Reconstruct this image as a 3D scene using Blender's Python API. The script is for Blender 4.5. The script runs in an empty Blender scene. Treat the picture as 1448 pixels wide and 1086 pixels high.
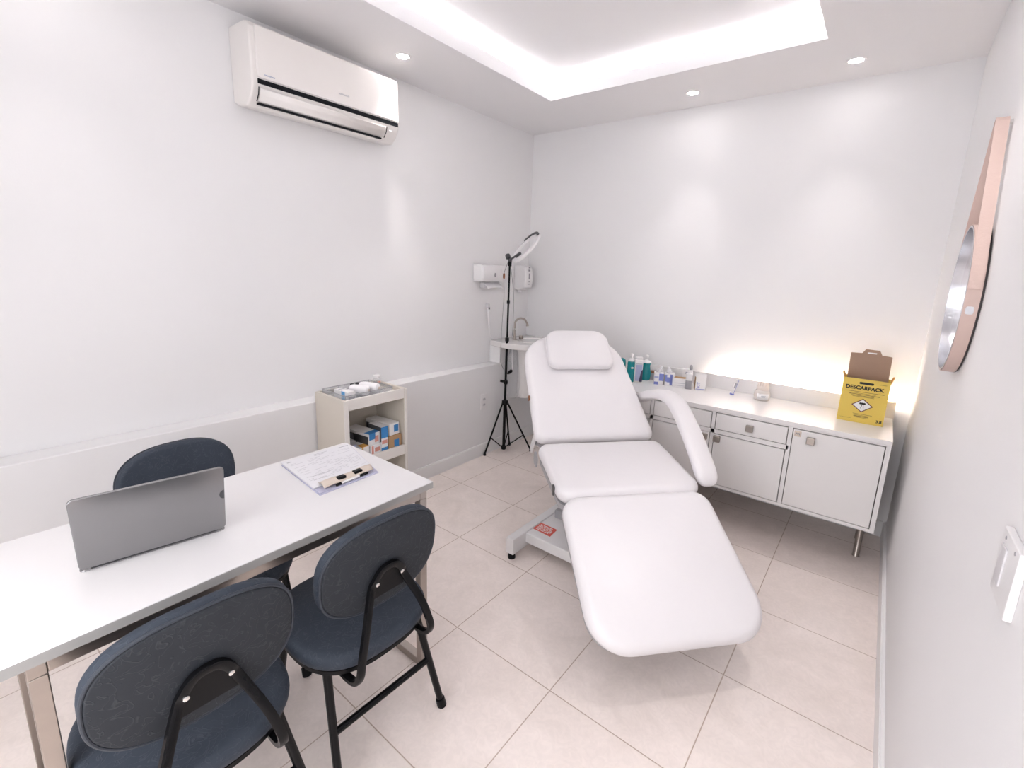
import bpy, bmesh, math, random
from mathutils import Vector, Matrix
random.seed(7)
sc = bpy.context.scene
C = sc.collection
PI = math.pi
V = Vector
W, H, FRONT = 2.742, 2.6, -4.3          # room width, ceiling height, wall behind the camera
LD, LH = 0.12, 0.738                    # half wall along the left side
TZ = 0.75                               # table top
CZ = 0.745                              # sideboard top

# ------------------------------------------------------------------ materials
def nodes(m):
    m.use_nodes = True
    return m.node_tree.nodes, m.node_tree.links
def mat(name, col, rough=0.5, metal=0.0, noise=0.0, nscale=8.0, bump=0.0, bscale=60.0, coat=0.0, trans=0.0, alpha=1.0, spec=None, ior=1.45):
    m = bpy.data.materials.new(name)
    N, L = nodes(m)
    b = N['Principled BSDF']
    b.inputs['Base Color'].default_value = (*col, 1)
    b.inputs['Roughness'].default_value = rough
    b.inputs['Metallic'].default_value = metal
    b.inputs['Coat Weight'].default_value = coat
    b.inputs['Transmission Weight'].default_value = trans
    b.inputs['Alpha'].default_value = alpha
    b.inputs['IOR'].default_value = ior
    if spec is not None: b.inputs['Specular IOR Level'].default_value = spec
    tc = N.new('ShaderNodeTexCoord')
    if noise > 0:
        n = N.new('ShaderNodeTexNoise'); n.inputs['Scale'].default_value = nscale; n.inputs['Detail'].default_value = 4
        L.new(tc.outputs['Object'], n.inputs['Vector'])
        mx = N.new('ShaderNodeMix'); mx.data_type = 'RGBA'
        mx.inputs[6].default_value = (*[max(0, c*(1-noise)) for c in col], 1)
        mx.inputs[7].default_value = (*[min(1, c*(1+noise)) for c in col], 1)
        L.new(n.outputs['Fac'], mx.inputs[0]); L.new(mx.outputs[2], b.inputs['Base Color'])
    if bump > 0:
        n2 = N.new('ShaderNodeTexNoise'); n2.inputs['Scale'].default_value = bscale; n2.inputs['Detail'].default_value = 3
        L.new(tc.outputs['Object'], n2.inputs['Vector'])
        bp = N.new('ShaderNodeBump'); bp.inputs['Strength'].default_value = bump; bp.inputs['Distance'].default_value = 0.01
        L.new(n2.outputs['Fac'], bp.inputs['Height']); L.new(bp.outputs['Normal'], b.inputs['Normal'])
    return m
def emis(name, col, s):
    m = bpy.data.materials.new(name); N, L = nodes(m)
    N.remove(N['Principled BSDF'])
    e = N.new('ShaderNodeEmission'); e.inputs[0].default_value = (*col, 1); e.inputs[1].default_value = s
    L.new(e.outputs[0], N['Material Output'].inputs[0])
    return m
def tile_mat():
    m = mat('beige_tile', (.5, .4, .33), 0.22, ior=1.55)
    N, L = nodes(m); b = N['Principled BSDF']
    tc = N.new('ShaderNodeTexCoord')
    mp = N.new('ShaderNodeMapping'); mp.inputs['Location'].default_value = (-.3558 + .4767*10, 1.672 + .4887*10, 0)
    L.new(tc.outputs['Object'], mp.inputs[0])
    br = N.new('ShaderNodeTexBrick')
    br.offset = 0; br.squash = 1; br.inputs['Scale'].default_value = 1
    br.inputs['Mortar Size'].default_value = .0022; br.inputs['Mortar Smooth'].default_value = .3; br.inputs['Bias'].default_value = 0
    br.inputs['Brick Width'].default_value = .4767; br.inputs['Row Height'].default_value = .4887
    br.inputs['Color1'].default_value = (.93, .835, .785, 1); br.inputs['Color2'].default_value = (.91, .81, .76, 1)
    br.inputs['Mortar'].default_value = (.56, .44, .37, 1)
    L.new(mp.outputs[0], br.inputs[0])
    n1 = N.new('ShaderNodeTexNoise'); n1.inputs['Scale'].default_value = 5; n1.inputs['Detail'].default_value = 6; n1.inputs['Distortion'].default_value = 1.2
    L.new(tc.outputs['Object'], n1.inputs[0])
    n2 = N.new('ShaderNodeTexNoise'); n2.inputs['Scale'].default_value = 26; n2.inputs['Detail'].default_value = 5; n2.inputs['Distortion'].default_value = 2.5
    L.new(tc.outputs['Object'], n2.inputs[0])
    r1 = N.new('ShaderNodeValToRGB'); r1.color_ramp.elements[0].position = .3; r1.color_ramp.elements[1].position = .7
    r1.color_ramp.elements[0].color = (.95, .945, .94, 1); r1.color_ramp.elements[1].color = (1.04, 1.04, 1.045, 1)
    L.new(n1.outputs[0], r1.inputs[0])
    r2 = N.new('ShaderNodeValToRGB'); r2.color_ramp.elements[0].position = .35; r2.color_ramp.elements[1].position = .66
    r2.color_ramp.elements[0].color = (.975, .975, .975, 1); r2.color_ramp.elements[1].color = (1.03, 1.03, 1.03, 1)
    L.new(n2.outputs[0], r2.inputs[0])
    m1 = N.new('ShaderNodeMix'); m1.data_type = 'RGBA'; m1.blend_type = 'MULTIPLY'; m1.inputs[0].default_value = 1
    L.new(br.outputs[0], m1.inputs[6]); L.new(r1.outputs[0], m1.inputs[7])
    m2 = N.new('ShaderNodeMix'); m2.data_type = 'RGBA'; m2.blend_type = 'MULTIPLY'; m2.inputs[0].default_value = 1
    L.new(m1.outputs[2], m2.inputs[6]); L.new(r2.outputs[0], m2.inputs[7])
    L.new(m2.outputs[2], b.inputs['Base Color'])
    bp = N.new('ShaderNodeBump'); bp.inputs['Strength'].default_value = .5; bp.inputs['Distance'].default_value = .002; bp.invert = True
    L.new(br.outputs['Fac'], bp.inputs['Height']); L.new(bp.outputs[0], b.inputs['Normal'])
    return m
def fabric_mat(name, c0, c1):
    m = mat(name, c0, .62, spec=.35)
    N, L = nodes(m); b = N['Principled BSDF']
    tc = N.new('ShaderNodeTexCoord')
    n = N.new('ShaderNodeTexNoise'); n.inputs['Scale'].default_value = 7; n.inputs['Detail'].default_value = 4
    L.new(tc.outputs['Object'], n.inputs[0])
    mx = N.new('ShaderNodeMix'); mx.data_type = 'RGBA'; mx.inputs[6].default_value = (*c0, 1); mx.inputs[7].default_value = (*c1, 1)
    L.new(n.outputs[0], mx.inputs[0])
    # thin curly crease lines pressed into the vinyl
    v = N.new('ShaderNodeTexNoise'); v.inputs['Scale'].default_value = 30; v.inputs['Detail'].default_value = 1; v.inputs['Distortion'].default_value = 1.5
    L.new(tc.outputs['Object'], v.inputs[0])
    rp = N.new('ShaderNodeValToRGB'); e = rp.color_ramp.elements
    e[0].position = .47; e[0].color = (0, 0, 0, 1); e[1].position = .5; e[1].color = (1, 1, 1, 1)
    k = e.new(.53); k.color = (0, 0, 0, 1)
    L.new(v.outputs[0], rp.inputs[0])
    ml = N.new('ShaderNodeMix'); ml.data_type = 'RGBA'; ml.blend_type = 'ADD'
    mth = N.new('ShaderNodeMath'); mth.operation = 'MULTIPLY'; mth.inputs[1].default_value = .018
    L.new(rp.outputs[0], mth.inputs[0])
    ml.inputs[0].default_value = 1
    L.new(mx.outputs[2], ml.inputs[6]); L.new(mth.outputs[0], ml.inputs[7])
    L.new(ml.outputs[2], b.inputs['Base Color'])
    bp = N.new('ShaderNodeBump'); bp.inputs['Strength'].default_value = .25; bp.inputs['Distance'].default_value = .003
    L.new(rp.outputs[0], bp.inputs['Height']); L.new(bp.outputs[0], b.inputs['Normal'])
    return m
def glass_mat(name, col, fac):
    """thin clear plastic: mostly see-through with some gloss"""
    m = bpy.data.materials.new(name); N, L = nodes(m)
    b = N['Principled BSDF']; b.inputs['Base Color'].default_value = (*col, 1); b.inputs['Roughness'].default_value = .15
    t = N.new('ShaderNodeBsdfTransparent'); t.inputs[0].default_value = (1, 1, 1, 1)
    mx = N.new('ShaderNodeMixShader'); mx.inputs[0].default_value = fac
    L.new(t.outputs[0], mx.inputs[1]); L.new(b.outputs[0], mx.inputs[2]); L.new(mx.outputs[0], N['Material Output'].inputs[0])
    return m

M = {}
M['wall'] = mat('white_wall_paint', (.86, .848, .853), .6, noise=.012, nscale=2.0, bump=.03, bscale=180)
M['ceil'] = mat('white_ceiling_paint', (.86, .845, .855), .7, noise=.01, nscale=2.0)
M['trim'] = mat('white_trim_paint', (.88, .868, .868), .35, noise=.01, nscale=3)
M['floor'] = tile_mat()
M['acwhite'] = mat('warm_white_plastic', (.84, .80, .775), .3, noise=.015, nscale=4)
M['white'] = mat('white_plastic', (.86, .84, .845), .3, noise=.01, nscale=5)
M['lam'] = mat('white_laminate', (.85, .825, .82), .25, noise=.012, nscale=3)
M['door'] = mat('pale_grey_laminate', (.84, .815, .805), .35, noise=.015, nscale=4)
M['gap'] = mat('dark_gap', (.30, .265, .25), .7, noise=.05)
M['table'] = mat('white_table_laminate', (.86, .84, .845), .28, noise=.01, nscale=3)
M['steel'] = mat('brushed_steel', (.43, .385, .35), .28, 1.0, noise=.06, nscale=30)
M['chrome'] = mat('chrome', (.75, .74, .73), .12, 1.0, noise=.02)
M['slot'] = mat('dark_slot', (.010, .011, .014), .65, noise=.1, spec=.15)
M['black'] = mat('black_plastic', (.005, .005, .006), .4, noise=.1, spec=.2)
M['blackmetal'] = mat('black_painted_steel', (.005, .005, .006), .25, noise=.08, spec=.22)
M['fabric'] = fabric_mat('dark_blue_upholstery', (.030, .038, .054), (.048, .060, .082))
M['fabricback'] = fabric_mat('dark_blue_back_upholstery', (.020, .023, .029), (.033, .038, .047))
M['piping'] = mat('dark_blue_piping', (.038, .045, .06), .5, noise=.1)
M['vinyl'] = mat('white_vinyl', (.86, .83, .845), .38, noise=.012, nscale=5, bump=.08, bscale=35)
M['frame'] = mat('white_enamel', (.82, .80, .80), .3, noise=.015)
M['greyframe'] = mat('grey_steel_frame', (.45, .44, .46), .35, .3, noise=.03)
M['silver'] = mat('silver_laptop_shell', (.31, .305, .31), .30, .85, noise=.03, nscale=3)
M['keys'] = mat('dark_keys', (.03, .03, .033), .5, noise=.1)
M['screen'] = mat('dark_screen', (.01, .01, .012), .1, noise=.1)
M['paper'] = mat('white_paper', (.86, .85, .88), .6, noise=.01)
M['print'] = mat('grey_print', (.55, .54, .57), .7, noise=.1)
M['lilac'] = mat('lilac_folder', (.58, .57, .72), .35, noise=.05)
M['beige'] = mat('beige_card', (.70, .60, .52), .5, noise=.04)
M['cream'] = mat('cream_board', (.72, .66, .58), .45, noise=.02)
M['creamtrim'] = mat('cream_edge', (.85, .81, .77), .35, noise=.01)
M['kraft'] = mat('kraft_cardboard', (.48, .30, .16), .75, noise=.08, nscale=20)
M['flapbrown'] = mat('raw_cardboard', (.40, .27, .20), .8, noise=.05, nscale=20)
M['yellow'] = mat('yellow_carton', (.80, .58, .115), .55, noise=.03, nscale=6)
M['orange'] = mat('orange_carton_edge', (.72, .38, .10), .6, noise=.05)
M['ink'] = mat('black_ink', (.02, .018, .015), .5, noise=.1)
M['brownink'] = mat('brown_ink', (.28, .17, .05), .6, noise=.1)
M['label'] = mat('white_label', (.86, .84, .84), .45, noise=.01)
M['maroon'] = mat('maroon_border', (.16, .04, .04), .5, noise=.1)
M['teal'] = mat('teal_bottle', (.0, .27, .30), .18, noise=.08, coat=.4)
M['lavender'] = mat('lavender_label', (.45, .48, .68), .35, noise=.05)
M['navy'] = mat('navy_print', (.05, .05, .11), .4, noise=.1)
M['blue'] = mat('blue_print', (.05, .24, .55), .4, noise=.06)
M['periwinkle'] = mat('periwinkle_print', (.22, .26, .60), .45, noise=.05)
M['skyblue'] = mat('sky_blue_label', (.16, .45, .80), .4, noise=.05)
M['red'] = mat('red_sticker', (.72, .12, .09), .4, noise=.05)
M['pink'] = mat('pink_red_print', (.70, .32, .26), .5, noise=.1)
M['rust'] = mat('rust_brown', (.28, .12, .06), .5, noise=.1)
M['greybox'] = mat('grey_glossy', (.36, .35, .37), .3, noise=.08)
M['darkgrey'] = mat('dark_grey_plastic', (.07, .07, .075), .4, noise=.1)
M['clear'] = glass_mat('clear_plastic', (.72, .75, .80), .22)
M['clearbag'] = glass_mat('clear_film', (.9, .9, .92), .28)
M['tissue'] = mat('white_tissue', (.9, .88, .9), .8, noise=.01)
M['creamjar'] = mat('cream_glass_jar', (.78, .72, .68), .25, noise=.02)
M['cotton'] = mat('cream_cotton', (.86, .76, .70), .9, noise=.03)
M['ceramic'] = mat('white_ceramic', (.86, .83, .815), .12, noise=.01, coat=.4)
M['leather'] = mat('pink_beige_leather', (.63, .475, .425), .5, noise=.04, nscale=10, bump=.1, bscale=120)
M['leatherin'] = mat('tan_leather_lining', (.52, .36, .28), .6, noise=.04, nscale=10)
M['mirror'] = mat('mirror_glass', (.86, .86, .87), .02, 1.0)
M['silverrim'] = mat('silver_rim', (.62, .62, .65), .25, .9, noise=.03)
M['fuse'] = mat('dark_rear_edge', (.06, .05, .05), .6, noise=.1)
M['cove'] = emis('cove_led', (1.0, .985, .99), 7.0)
M['warmled'] = emis('counter_led', (1.0, .86, .72), 21.0)
M['lamp'] = emis('downlight_led', (1.0, .96, .95), 14.0)
M['cable'] = mat('grey_cable', (.30, .29, .30), .5, noise=.1)
M['greytext'] = mat('grey_lettering', (.45, .45, .50), .5, noise=.1)
M['bluetext'] = mat('blue_lettering', (.22, .28, .50), .5, noise=.1)
M['switchpanel'] = mat('pale_switch_rocker', (.70, .68, .70), .3, noise=.02)

# ------------------------------------------------------------------ mesh builder
class MB:
    def __init__(s): s.bm = bmesh.new()
    def add(s, verts, faces):
        vs = [s.bm.verts.new(v) for v in verts]
        for f in faces:
            try: s.bm.faces.new([vs[i] for i in f])
            except ValueError: pass
        return s
    def box(s, lo, hi, mx=None):
        x0, y0, z0 = lo; x1, y1, z1 = hi
        vs = [V(p) for p in ((x0,y0,z0),(x1,y0,z0),(x1,y1,z0),(x0,y1,z0),(x0,y0,z1),(x1,y0,z1),(x1,y1,z1),(x0,y1,z1))]
        if mx: vs = [mx @ v for v in vs]
        return s.add(vs, [(0,3,2,1),(4,5,6,7),(0,1,5,4),(1,2,6,5),(2,3,7,6),(3,0,4,7)])
    def rings(s, rs, cap=True, closed=False):
        n = len(rs[0]); vs = []; fs = []
        for r in rs: vs += [V(p) for p in r]
        m = len(rs)
        for i in range(m if closed else m-1):
            a = i*n; b = ((i+1) % m)*n
            for k in range(n):
                k2 = (k+1) % n
                fs.append((a+k, a+k2, b+k2, b+k))
        if cap and not closed:
            fs.append(tuple(range(n-1, -1, -1))); fs.append(tuple(range((m-1)*n, m*n)))
        return s.add(vs, fs)
    def prism(s, pts, t, mx=None):
        """outline in local xy, extruded from z=0 to t, then moved by mx"""
        mx = mx or Matrix()
        return s.rings([[mx @ V((x, y, 0)) for x, y in pts], [mx @ V((x, y, t)) for x, y in pts]])
    def lathe(s, prof, mx=None, n=24):
        mx = mx or Matrix(); rs = []
        for r, z in prof:
            rs.append([mx @ V((max(r, 1e-5)*math.cos(2*PI*k/n), max(r, 1e-5)*math.sin(2*PI*k/n), z)) for k in range(n)])
        return s.rings(rs)
    def cyl(s, p0, p1, r0, r1=None, n=14):
        p0, p1 = V(p0), V(p1); r1 = r0 if r1 is None else r1
        d = (p1-p0); q = d.to_track_quat('Z', 'Y').to_matrix().to_4x4()
        return s.lathe([(r0, 0), (r1, d.length)], Matrix.Translation(p0) @ q, n)
    def sweep(s, path, sec, up=(0, 0, 1), closed=False):
        """section (list of (a,b)) carried along a path; a along the side vector, b along the up vector"""
        P = [V(p) for p in path]; rs = []; n = len(P); up = V(up)
        for i in range(n):
            if closed: d = (P[(i+1) % n]-P[i-1])
            else: d = (P[min(i+1, n-1)]-P[max(i-1, 0)])
            d.normalize()
            u = up - d*up.dot(d)
            if u.length < 1e-4: u = V((0, 1, 0)) - d*d.y
            u.normalize(); side = d.cross(u)
            sc_ = sec[i] if isinstance(sec[0][0], (tuple, list)) else sec
            rs.append([P[i] + side*a + u*b for a, b in sc_])
        return s.rings(rs, cap=True, closed=closed)
    def tube(s, path, r, n=10, up=(0, 0, 1), closed=False):
        return s.sweep(path, [(r*math.cos(2*PI*k/n), r*math.sin(2*PI*k/n)) for k in range(n)], up, closed)
    def pad(s, out, T, r, crown=0.0, mx=None, k=5, flat=False):
        """cushion: outline in local xy with rounded edges; z from 0 to T (+crown)"""
        mx = mx or Matrix(); n = len(out)
        cx = sum(p[0] for p in out)/n; cy = sum(p[1] for p in out)/n
        nr = []
        for i in range(n):
            a = V((*out[i-1], 0)); b = V((*out[(i+1) % n], 0)); d = (b-a).normalized()
            nr.append((d.y, -d.x))
        def inset(o): return [(out[i][0]-nr[i][0]*o, out[i][1]-nr[i][1]*o) for i in range(n)]
        rs = []
        if flat: rs.append([(x, y, 0) for x, y in out])
        else:
            rs = [[(x, y, r*(1-math.cos(PI/2*j/k))) for x, y in inset(r*(1-math.sin(PI/2*j/k)))] for j in range(k+1)]
        for j in range(k+1):
            a = PI/2*j/k
            rs.append([(x, y, T-r+r*math.sin(a)) for x, y in inset(r*(1-math.cos(a)))])
        top = inset(r)
        if crown:
            for q in (.86, .68, .45, .2):
                rs.append([(cx+(x-cx)*q, cy+(y-cy)*q, T+crown*(1-q*q)) for x, y in top])
        return s.rings([[mx @ V(p) for p in rr] for rr in rs])
    def grid(s, fn, nu, nv):
        vs = [V(fn(i/nu, j/nv)) for i in range(nu+1) for j in range(nv+1)]
        fs = [(i*(nv+1)+j, (i+1)*(nv+1)+j, (i+1)*(nv+1)+j+1, i*(nv+1)+j+1) for i in range(nu) for j in range(nv)]
        return s.add(vs, fs)
    def obj(s, name, material, parent=None, smooth=True, bevel=0.0, solid=0.0, subsurf=0):
        bm = s.bm
        bmesh.ops.remove_doubles(bm, verts=bm.verts, dist=1e-6)
        bmesh.ops.recalc_face_normals(bm, faces=bm.faces)
        me = bpy.data.meshes.new(name)
        for f in bm.faces: f.smooth = smooth
        if smooth:
            for e in bm.edges:
                if len(e.link_faces) == 2 and e.calc_face_angle(0) > .65: e.smooth = False
        bm.to_mesh(me); bm.free()
        me.materials.append(material)
        o = bpy.data.objects.new(name, me); C.objects.link(o)
        if parent: o.parent = parent
        if solid:
            md = o.modifiers.new('solid', 'SOLIDIFY'); md.thickness = solid; md.offset = 0
        if subsurf:
            md = o.modifiers.new('sub', 'SUBSURF'); md.levels = subsurf; md.render_levels = subsurf
        if bevel:
            md = o.modifiers.new('bevel', 'BEVEL'); md.width = bevel; md.segments = 3; md.limit_method = 'ANGLE'; md.angle_limit = .6
        return o
def box(name, lo, hi, m, parent=None, bevel=0.0, mx=None):
    return MB().box(lo, hi, mx).obj(name, m, parent, smooth=bool(bevel), bevel=bevel)
def text(name, body, size, m, mx, parent, thick=.0004, bold=0.0):
    cu = bpy.data.curves.new(name, 'FONT'); cu.body = body; cu.size = size; cu.align_x = 'CENTER'; cu.align_y = 'CENTER'
    cu.extrude = thick; cu.offset = bold; cu.resolution_u = 3
    tmp = bpy.data.objects.new('tmp_text', cu); C.objects.link(tmp)
    me = bpy.data.meshes.new_from_object(tmp.evaluated_get(bpy.context.evaluated_depsgraph_get()))
    bpy.data.objects.remove(tmp); bpy.data.curves.remove(cu)
    me.name = name; me.transform(mx); me.materials.clear(); me.materials.append(m)
    o = bpy.data.objects.new(name, me); C.objects.link(o)
    if parent: o.parent = parent
    return o
def tag(o, label, cat, group=None):
    o['label'] = label; o['category'] = cat
    if group: o['group'] = group
    return o
def thing(name, label, cat, loc=(0, 0, 0), rz=0.0, group=None):
    o = bpy.data.objects.new(name, None); C.objects.link(o); o.empty_display_size = .05
    o.location = loc; o.rotation_euler = (0, 0, rz)
    return tag(o, label, cat, group)
def struct(o): o['kind'] = 'structure'; return o
def lab(o, label): o['label'] = label; return o
def rpoly(pts, rad, n=8):
    """polygon with rounded corners, counter-clockwise"""
    out = []; m = len(pts)
    for i in range(m):
        p = V((*pts[i], 0)); a = V((*pts[i-1], 0)); b = V((*pts[(i+1) % m], 0))
        r = rad[i] if isinstance(rad, (list, tuple)) else rad
        d1 = (a-p).normalized(); d2 = (b-p).normalized()
        ang = d1.angle(d2); t = r/math.tan(ang/2)
        p1 = p+d1*t; p2 = p+d2*t; c = p+(d1+d2).normalized()*(r/math.sin(ang/2))
        v1 = p1-c; v2 = p2-c; tot = v1.angle(v2)
        for k in range(n+1):
            f = k/n
            if tot < 1e-6: v = v1
            else: v = (v1*math.sin((1-f)*tot)+v2*math.sin(f*tot))/math.sin(tot)
            q = c+v; out.append((q.x, q.y))
    return out
def superell(w, h, e=2.6, n=64):
    out = []
    for k in range(n):
        th = 2*PI*k/n; c, s = math.cos(th), math.sin(th)
        out.append((w/2*math.copysign(abs(c)**(2/e), c), h/2*math.copysign(abs(s)**(2/e), s)))
    return out
def bez(pts, n=10):
    """smooth Catmull-Rom path through points"""
    P = [V(p) for p in pts]; out = []
    for i in range(len(P)-1):
        p0 = P[max(i-1, 0)]; p1 = P[i]; p2 = P[i+1]; p3 = P[min(i+2, len(P)-1)]
        for k in range(n):
            t = k/n
            out.append(.5*((2*p1)+(p2-p0)*t+(2*p0-5*p1+4*p2-p3)*t*t+(3*p1-p0-3*p2+p3)*t**3))
    out.append(P[-1]); return out
def frame_mx(o, x, y):
    """matrix with local x, y axes along the given directions"""
    x = V(x).normalized(); y = V(y); y = (y-x*y.dot(x)).normalized(); z = x.cross(y)
    m = Matrix((x, y, z)).transposed().to_4x4(); m.translation = V(o); return m
T = Matrix.Translation

# ------------------------------------------------------------------ the room
struct(box('floor', (-.15, FRONT-.15, -.1), (W+.15, .15, 0), M['floor']))
struct(box('wall_left', (-.12, FRONT, 0), (0, 0, 2.95), M['wall']))
struct(box('wall_back', (-.12, 0, 0), (W+.12, .12, 2.95), M['wall']))
struct(box('wall_right', (W, FRONT, 0), (W+.12, 0, 2.95), M['wall']))
# wall behind the camera with an added unseen window for frontal fill light
WX0, WX1, WZ0, WZ1 = 1.25, 2.62, .35, 2.35
struct(MB().box((-.12, FRONT-.12, 0), (W+.12, FRONT, WZ0)).box((-.12, FRONT-.12, WZ1), (W+.12, FRONT, 2.95)).box((-.12, FRONT-.12, WZ0), (WX0, FRONT, WZ1)).box((WX1, FRONT-.12, WZ0), (W+.12, FRONT, WZ1)).obj('wall_front', M['wall'], smooth=False))
wn = MB()
for lo, hi in (((WX0, WZ0), (WX1, WZ0+.04)), ((WX0, WZ1-.04), (WX1, WZ1)), ((WX0, WZ0+.04), (WX0+.04, WZ1-.04)), ((WX1-.04, WZ0+.04), (WX1, WZ1-.04)), (((WX0+WX1)/2-.02, WZ0+.04), ((WX0+WX1)/2+.02, WZ1-.04))):
    wn.box((lo[0], FRONT-.08, lo[1]), (hi[0], FRONT-.03, hi[1]))
struct(wn.obj('fill_window_1', M['trim'], smooth=False))
pl_ = bpy.data.lights.new('fill_window_portal', 'AREA'); pl_.shape = 'RECTANGLE'; pl_.size = WX1-WX0; pl_.size_y = WZ1-WZ0; pl_.cycles.is_portal = True
po_ = bpy.data.objects.new('fill_window_portal', pl_); C.objects.link(po_)
po_.location = ((WX0+WX1)/2, FRONT-.06, (WZ0+WZ1)/2); po_.rotation_euler = (PI/2, 0, 0)
# half wall with a ledge along the left side
struct(box('trim_1', (0, FRONT, 0), (LD, 0, LH), M['wall'], bevel=.004))
# ceiling: dropped border with a lip, a trough behind it and the raised tray above
OX0, OX1, OY0, OY1 = .58, 2.137, -2.6, -.605
LIP, TR, UP = .072, .15, .132
cb = MB()
def slab(x0, y0, x1, y1): cb.box((x0, y0, H), (x1, y1, H+.015))
e_ = .012
slab(0, FRONT, OX0-e_, 0); slab(OX1+e_, FRONT, W, 0); slab(OX0-e_, OY1+e_, OX1+e_, 0); slab(OX0-e_, FRONT, OX1+e_, OY0-e_)
for lo, hi in (((OX0-.012, OY0-.012), (OX0, OY1+.012)), ((OX1, OY0-.012), (OX1+.012, OY1+.012)), ((OX0, OY1), (OX1, OY1+.012)), ((OX0, OY0-.012), (OX1, OY0))):
    cb.box((*lo, H), (*hi, H+LIP))
cb.box((0, FRONT, H+UP), (W, 0, H+UP+.05))
for lo, hi in (((OX0-TR-.02, OY0-TR), (OX0-TR, OY1+TR)), ((OX1+TR, OY0-TR), (OX1+TR+.02, OY1+TR)), ((OX0-TR, OY1+TR), (OX1+TR, OY1+TR+.02)), ((OX0-TR, OY0-TR-.02), (OX1+TR, OY0-TR))):
    cb.box((*lo, H+.015), (*hi, H+UP+.01))
ceiling = struct(cb.obj('ceiling', M['ceil'], smooth=False))
zb, zt = H+.020, H+.030
LO, LI = .082, .067
for lo, hi in (((OX0-LO, OY0-LI), (OX0-LI, OY1+LI)), ((OX1+LI, OY0-LI), (OX1+LO, OY1+LI)), ((OX0-LI, OY1+LI), (OX1+LI, OY1+LO)), ((OX0-LI, OY0-LO), (OX1+LI, OY0-LI))):
    box('led_strip', (*lo, zb), (*hi, zt), M['cove'], ceiling)
# baseboards
BB = .10
struct(MB().box((LD, FRONT, 0), (LD+.012, 0, BB-.008)).box((LD, FRONT, BB-.008), (LD+.009, 0, BB)).obj('baseboard_left', M['trim'], smooth=False))
struct(box('baseboard_back', (LD+.012, -.012, 0), (W-.014, 0, BB), M['trim'], bevel=.003))
struct(MB().box((W-.014, FRONT, 0), (W, -.0, BB-.008)).box((W-.010, FRONT, BB-.008), (W, 0, BB)).obj('baseboard_right', M['trim'], smooth=False))

# ------------------------------------------------------------------ downlights
def downlight(x, y, label, power):
    t = thing('downlight', label, 'ceiling light', (x, y, H), group='recessed ceiling spots')
    MB().lathe([(.030, -.0005), (.034, -.0045), (.043, -.004), (.046, -.0003)], n=32).obj('trim_ring', M['white'], t)
    MB().lathe([(.0295, -.0005), (.0285, -.003), (.001, -.0035)], n=24).obj('lens', M['lamp'], t)
    ld = bpy.data.lights.new('spot', 'SPOT'); ld.energy = power; ld.spot_size = math.radians(66); ld.spot_blend = 1; ld.shadow_soft_size = .03
    ld.color = (1, .95, .93)
    lo = bpy.data.objects.new('spot', ld); C.objects.link(lo); lo.parent = t; lo.location = (0, 0, -.02)
SP = 55
downlight(.287, -1.587, 'recessed round ceiling spot beside the air conditioner', SP*.10)
downlight(1.405, -.266, 'recessed round ceiling spot above the middle of the back wall', SP*.06)
downlight(2.230, -.277, 'recessed round ceiling spot near the back right corner', SP*.06)
downlight(.287, -3.0, 'added unseen ceiling fill spot on the left, behind the air conditioner and near the viewer', SP*.03)  # this and the spots below are added out of view as fill
downlight(2.45, -1.587, 'added unseen ceiling fill spot on the right, above the round mirror', SP*.1)
downlight(2.45, -3.0, 'added unseen ceiling fill spot on the right, above the viewer', SP*.06)
downlight(1.405, -4.0, 'added unseen ceiling fill spot behind the viewer, middle', SP*.2)
downlight(2.40, -4.0, 'added unseen ceiling fill spot behind the viewer, right', SP*.15)

# ------------------------------------------------------------------ air conditioner
def air_conditioner():
    y0, y1 = -2.343, -1.55
    t = thing('air_conditioner', 'white split air conditioner high on the left wall', 'air conditioner', (0, y0, 2.2))
    L = y1-y0
    # side profile (x out of the wall, z) drawn from the back top round the front to the back bottom
    prof = [(0, .325), (.150, .318), (.182, .308), (.196, .29), (.199, .10), (.197, .062), (.185, .03), (.160, 0), (.13, -.022), (.05, -.012), (0, .012)]
    rs = [[V((x, y, z)) for x, z in prof] for y in (0, L)]
    b = MB().rings(rs); b.obj('body', M['acwhite'], t, bevel=.008)
    # front panel: shallow shell in front of the body
    MB().pad(rpoly([(.022, .088), (L-.012, .088), (L-.012, .296), (.022, .296)], .012), .012, .004, mx=frame_mx((.194, 0, 0), (0, 1, 0), (0, 0, 1))).obj('front_panel', M['acwhite'], t)
    box('air_slot', (.194, .024, .064), (.2015, L-.010, .0835), M['slot'], t)
    # louvre flap following the lower curve
    def lou(u, v):
        pts = [(.2005, .046), (.190, .022), (.170, -.003)]
        f = v*2; i = min(int(f), 1); g = f-i
        x = pts[i][0]*(1-g)+pts[i+1][0]*g; z = pts[i][1]*(1-g)+pts[i+1][1]*g
        return (x+.004, .032+u*(L-.125), z)
    MB().grid(lou, 1, 8).obj('louvre', M['acwhite'], t, solid=.003)
    box('louvre_gap', (.150, .034, -.0125), (.166, L-.098, -.006), M['slot'], t, mx=None)
    for yy, nm in ((.026, 'end_seam'), (L-.087, 'end_seam')):
        MB().sweep([(.2015, yy, .050), (.194, yy, .022), (.172, yy, -.004)], [(-.0016, -.001), (.0016, -.001), (.0016, .002), (-.0016, .002)], up=(1, 0, .5)).obj(nm, M['slot'], t)
    m = frame_mx((.2068, L*.56, .135), (0, 1, 0), (0, 0, 1))
    text('logo', 'aumuoco', .016, M['greytext'], m, t)
    text('small_lettering', 'nmounmo', .011, M['bluetext'], frame_mx((.2068, .075, .104), (0, 1, 0), (0, 0, 1)), t)
    box('indicator', (.201, L-.075, .030), (.203, L-.055, .036), M['switchpanel'], t)
air_conditioner()

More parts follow.
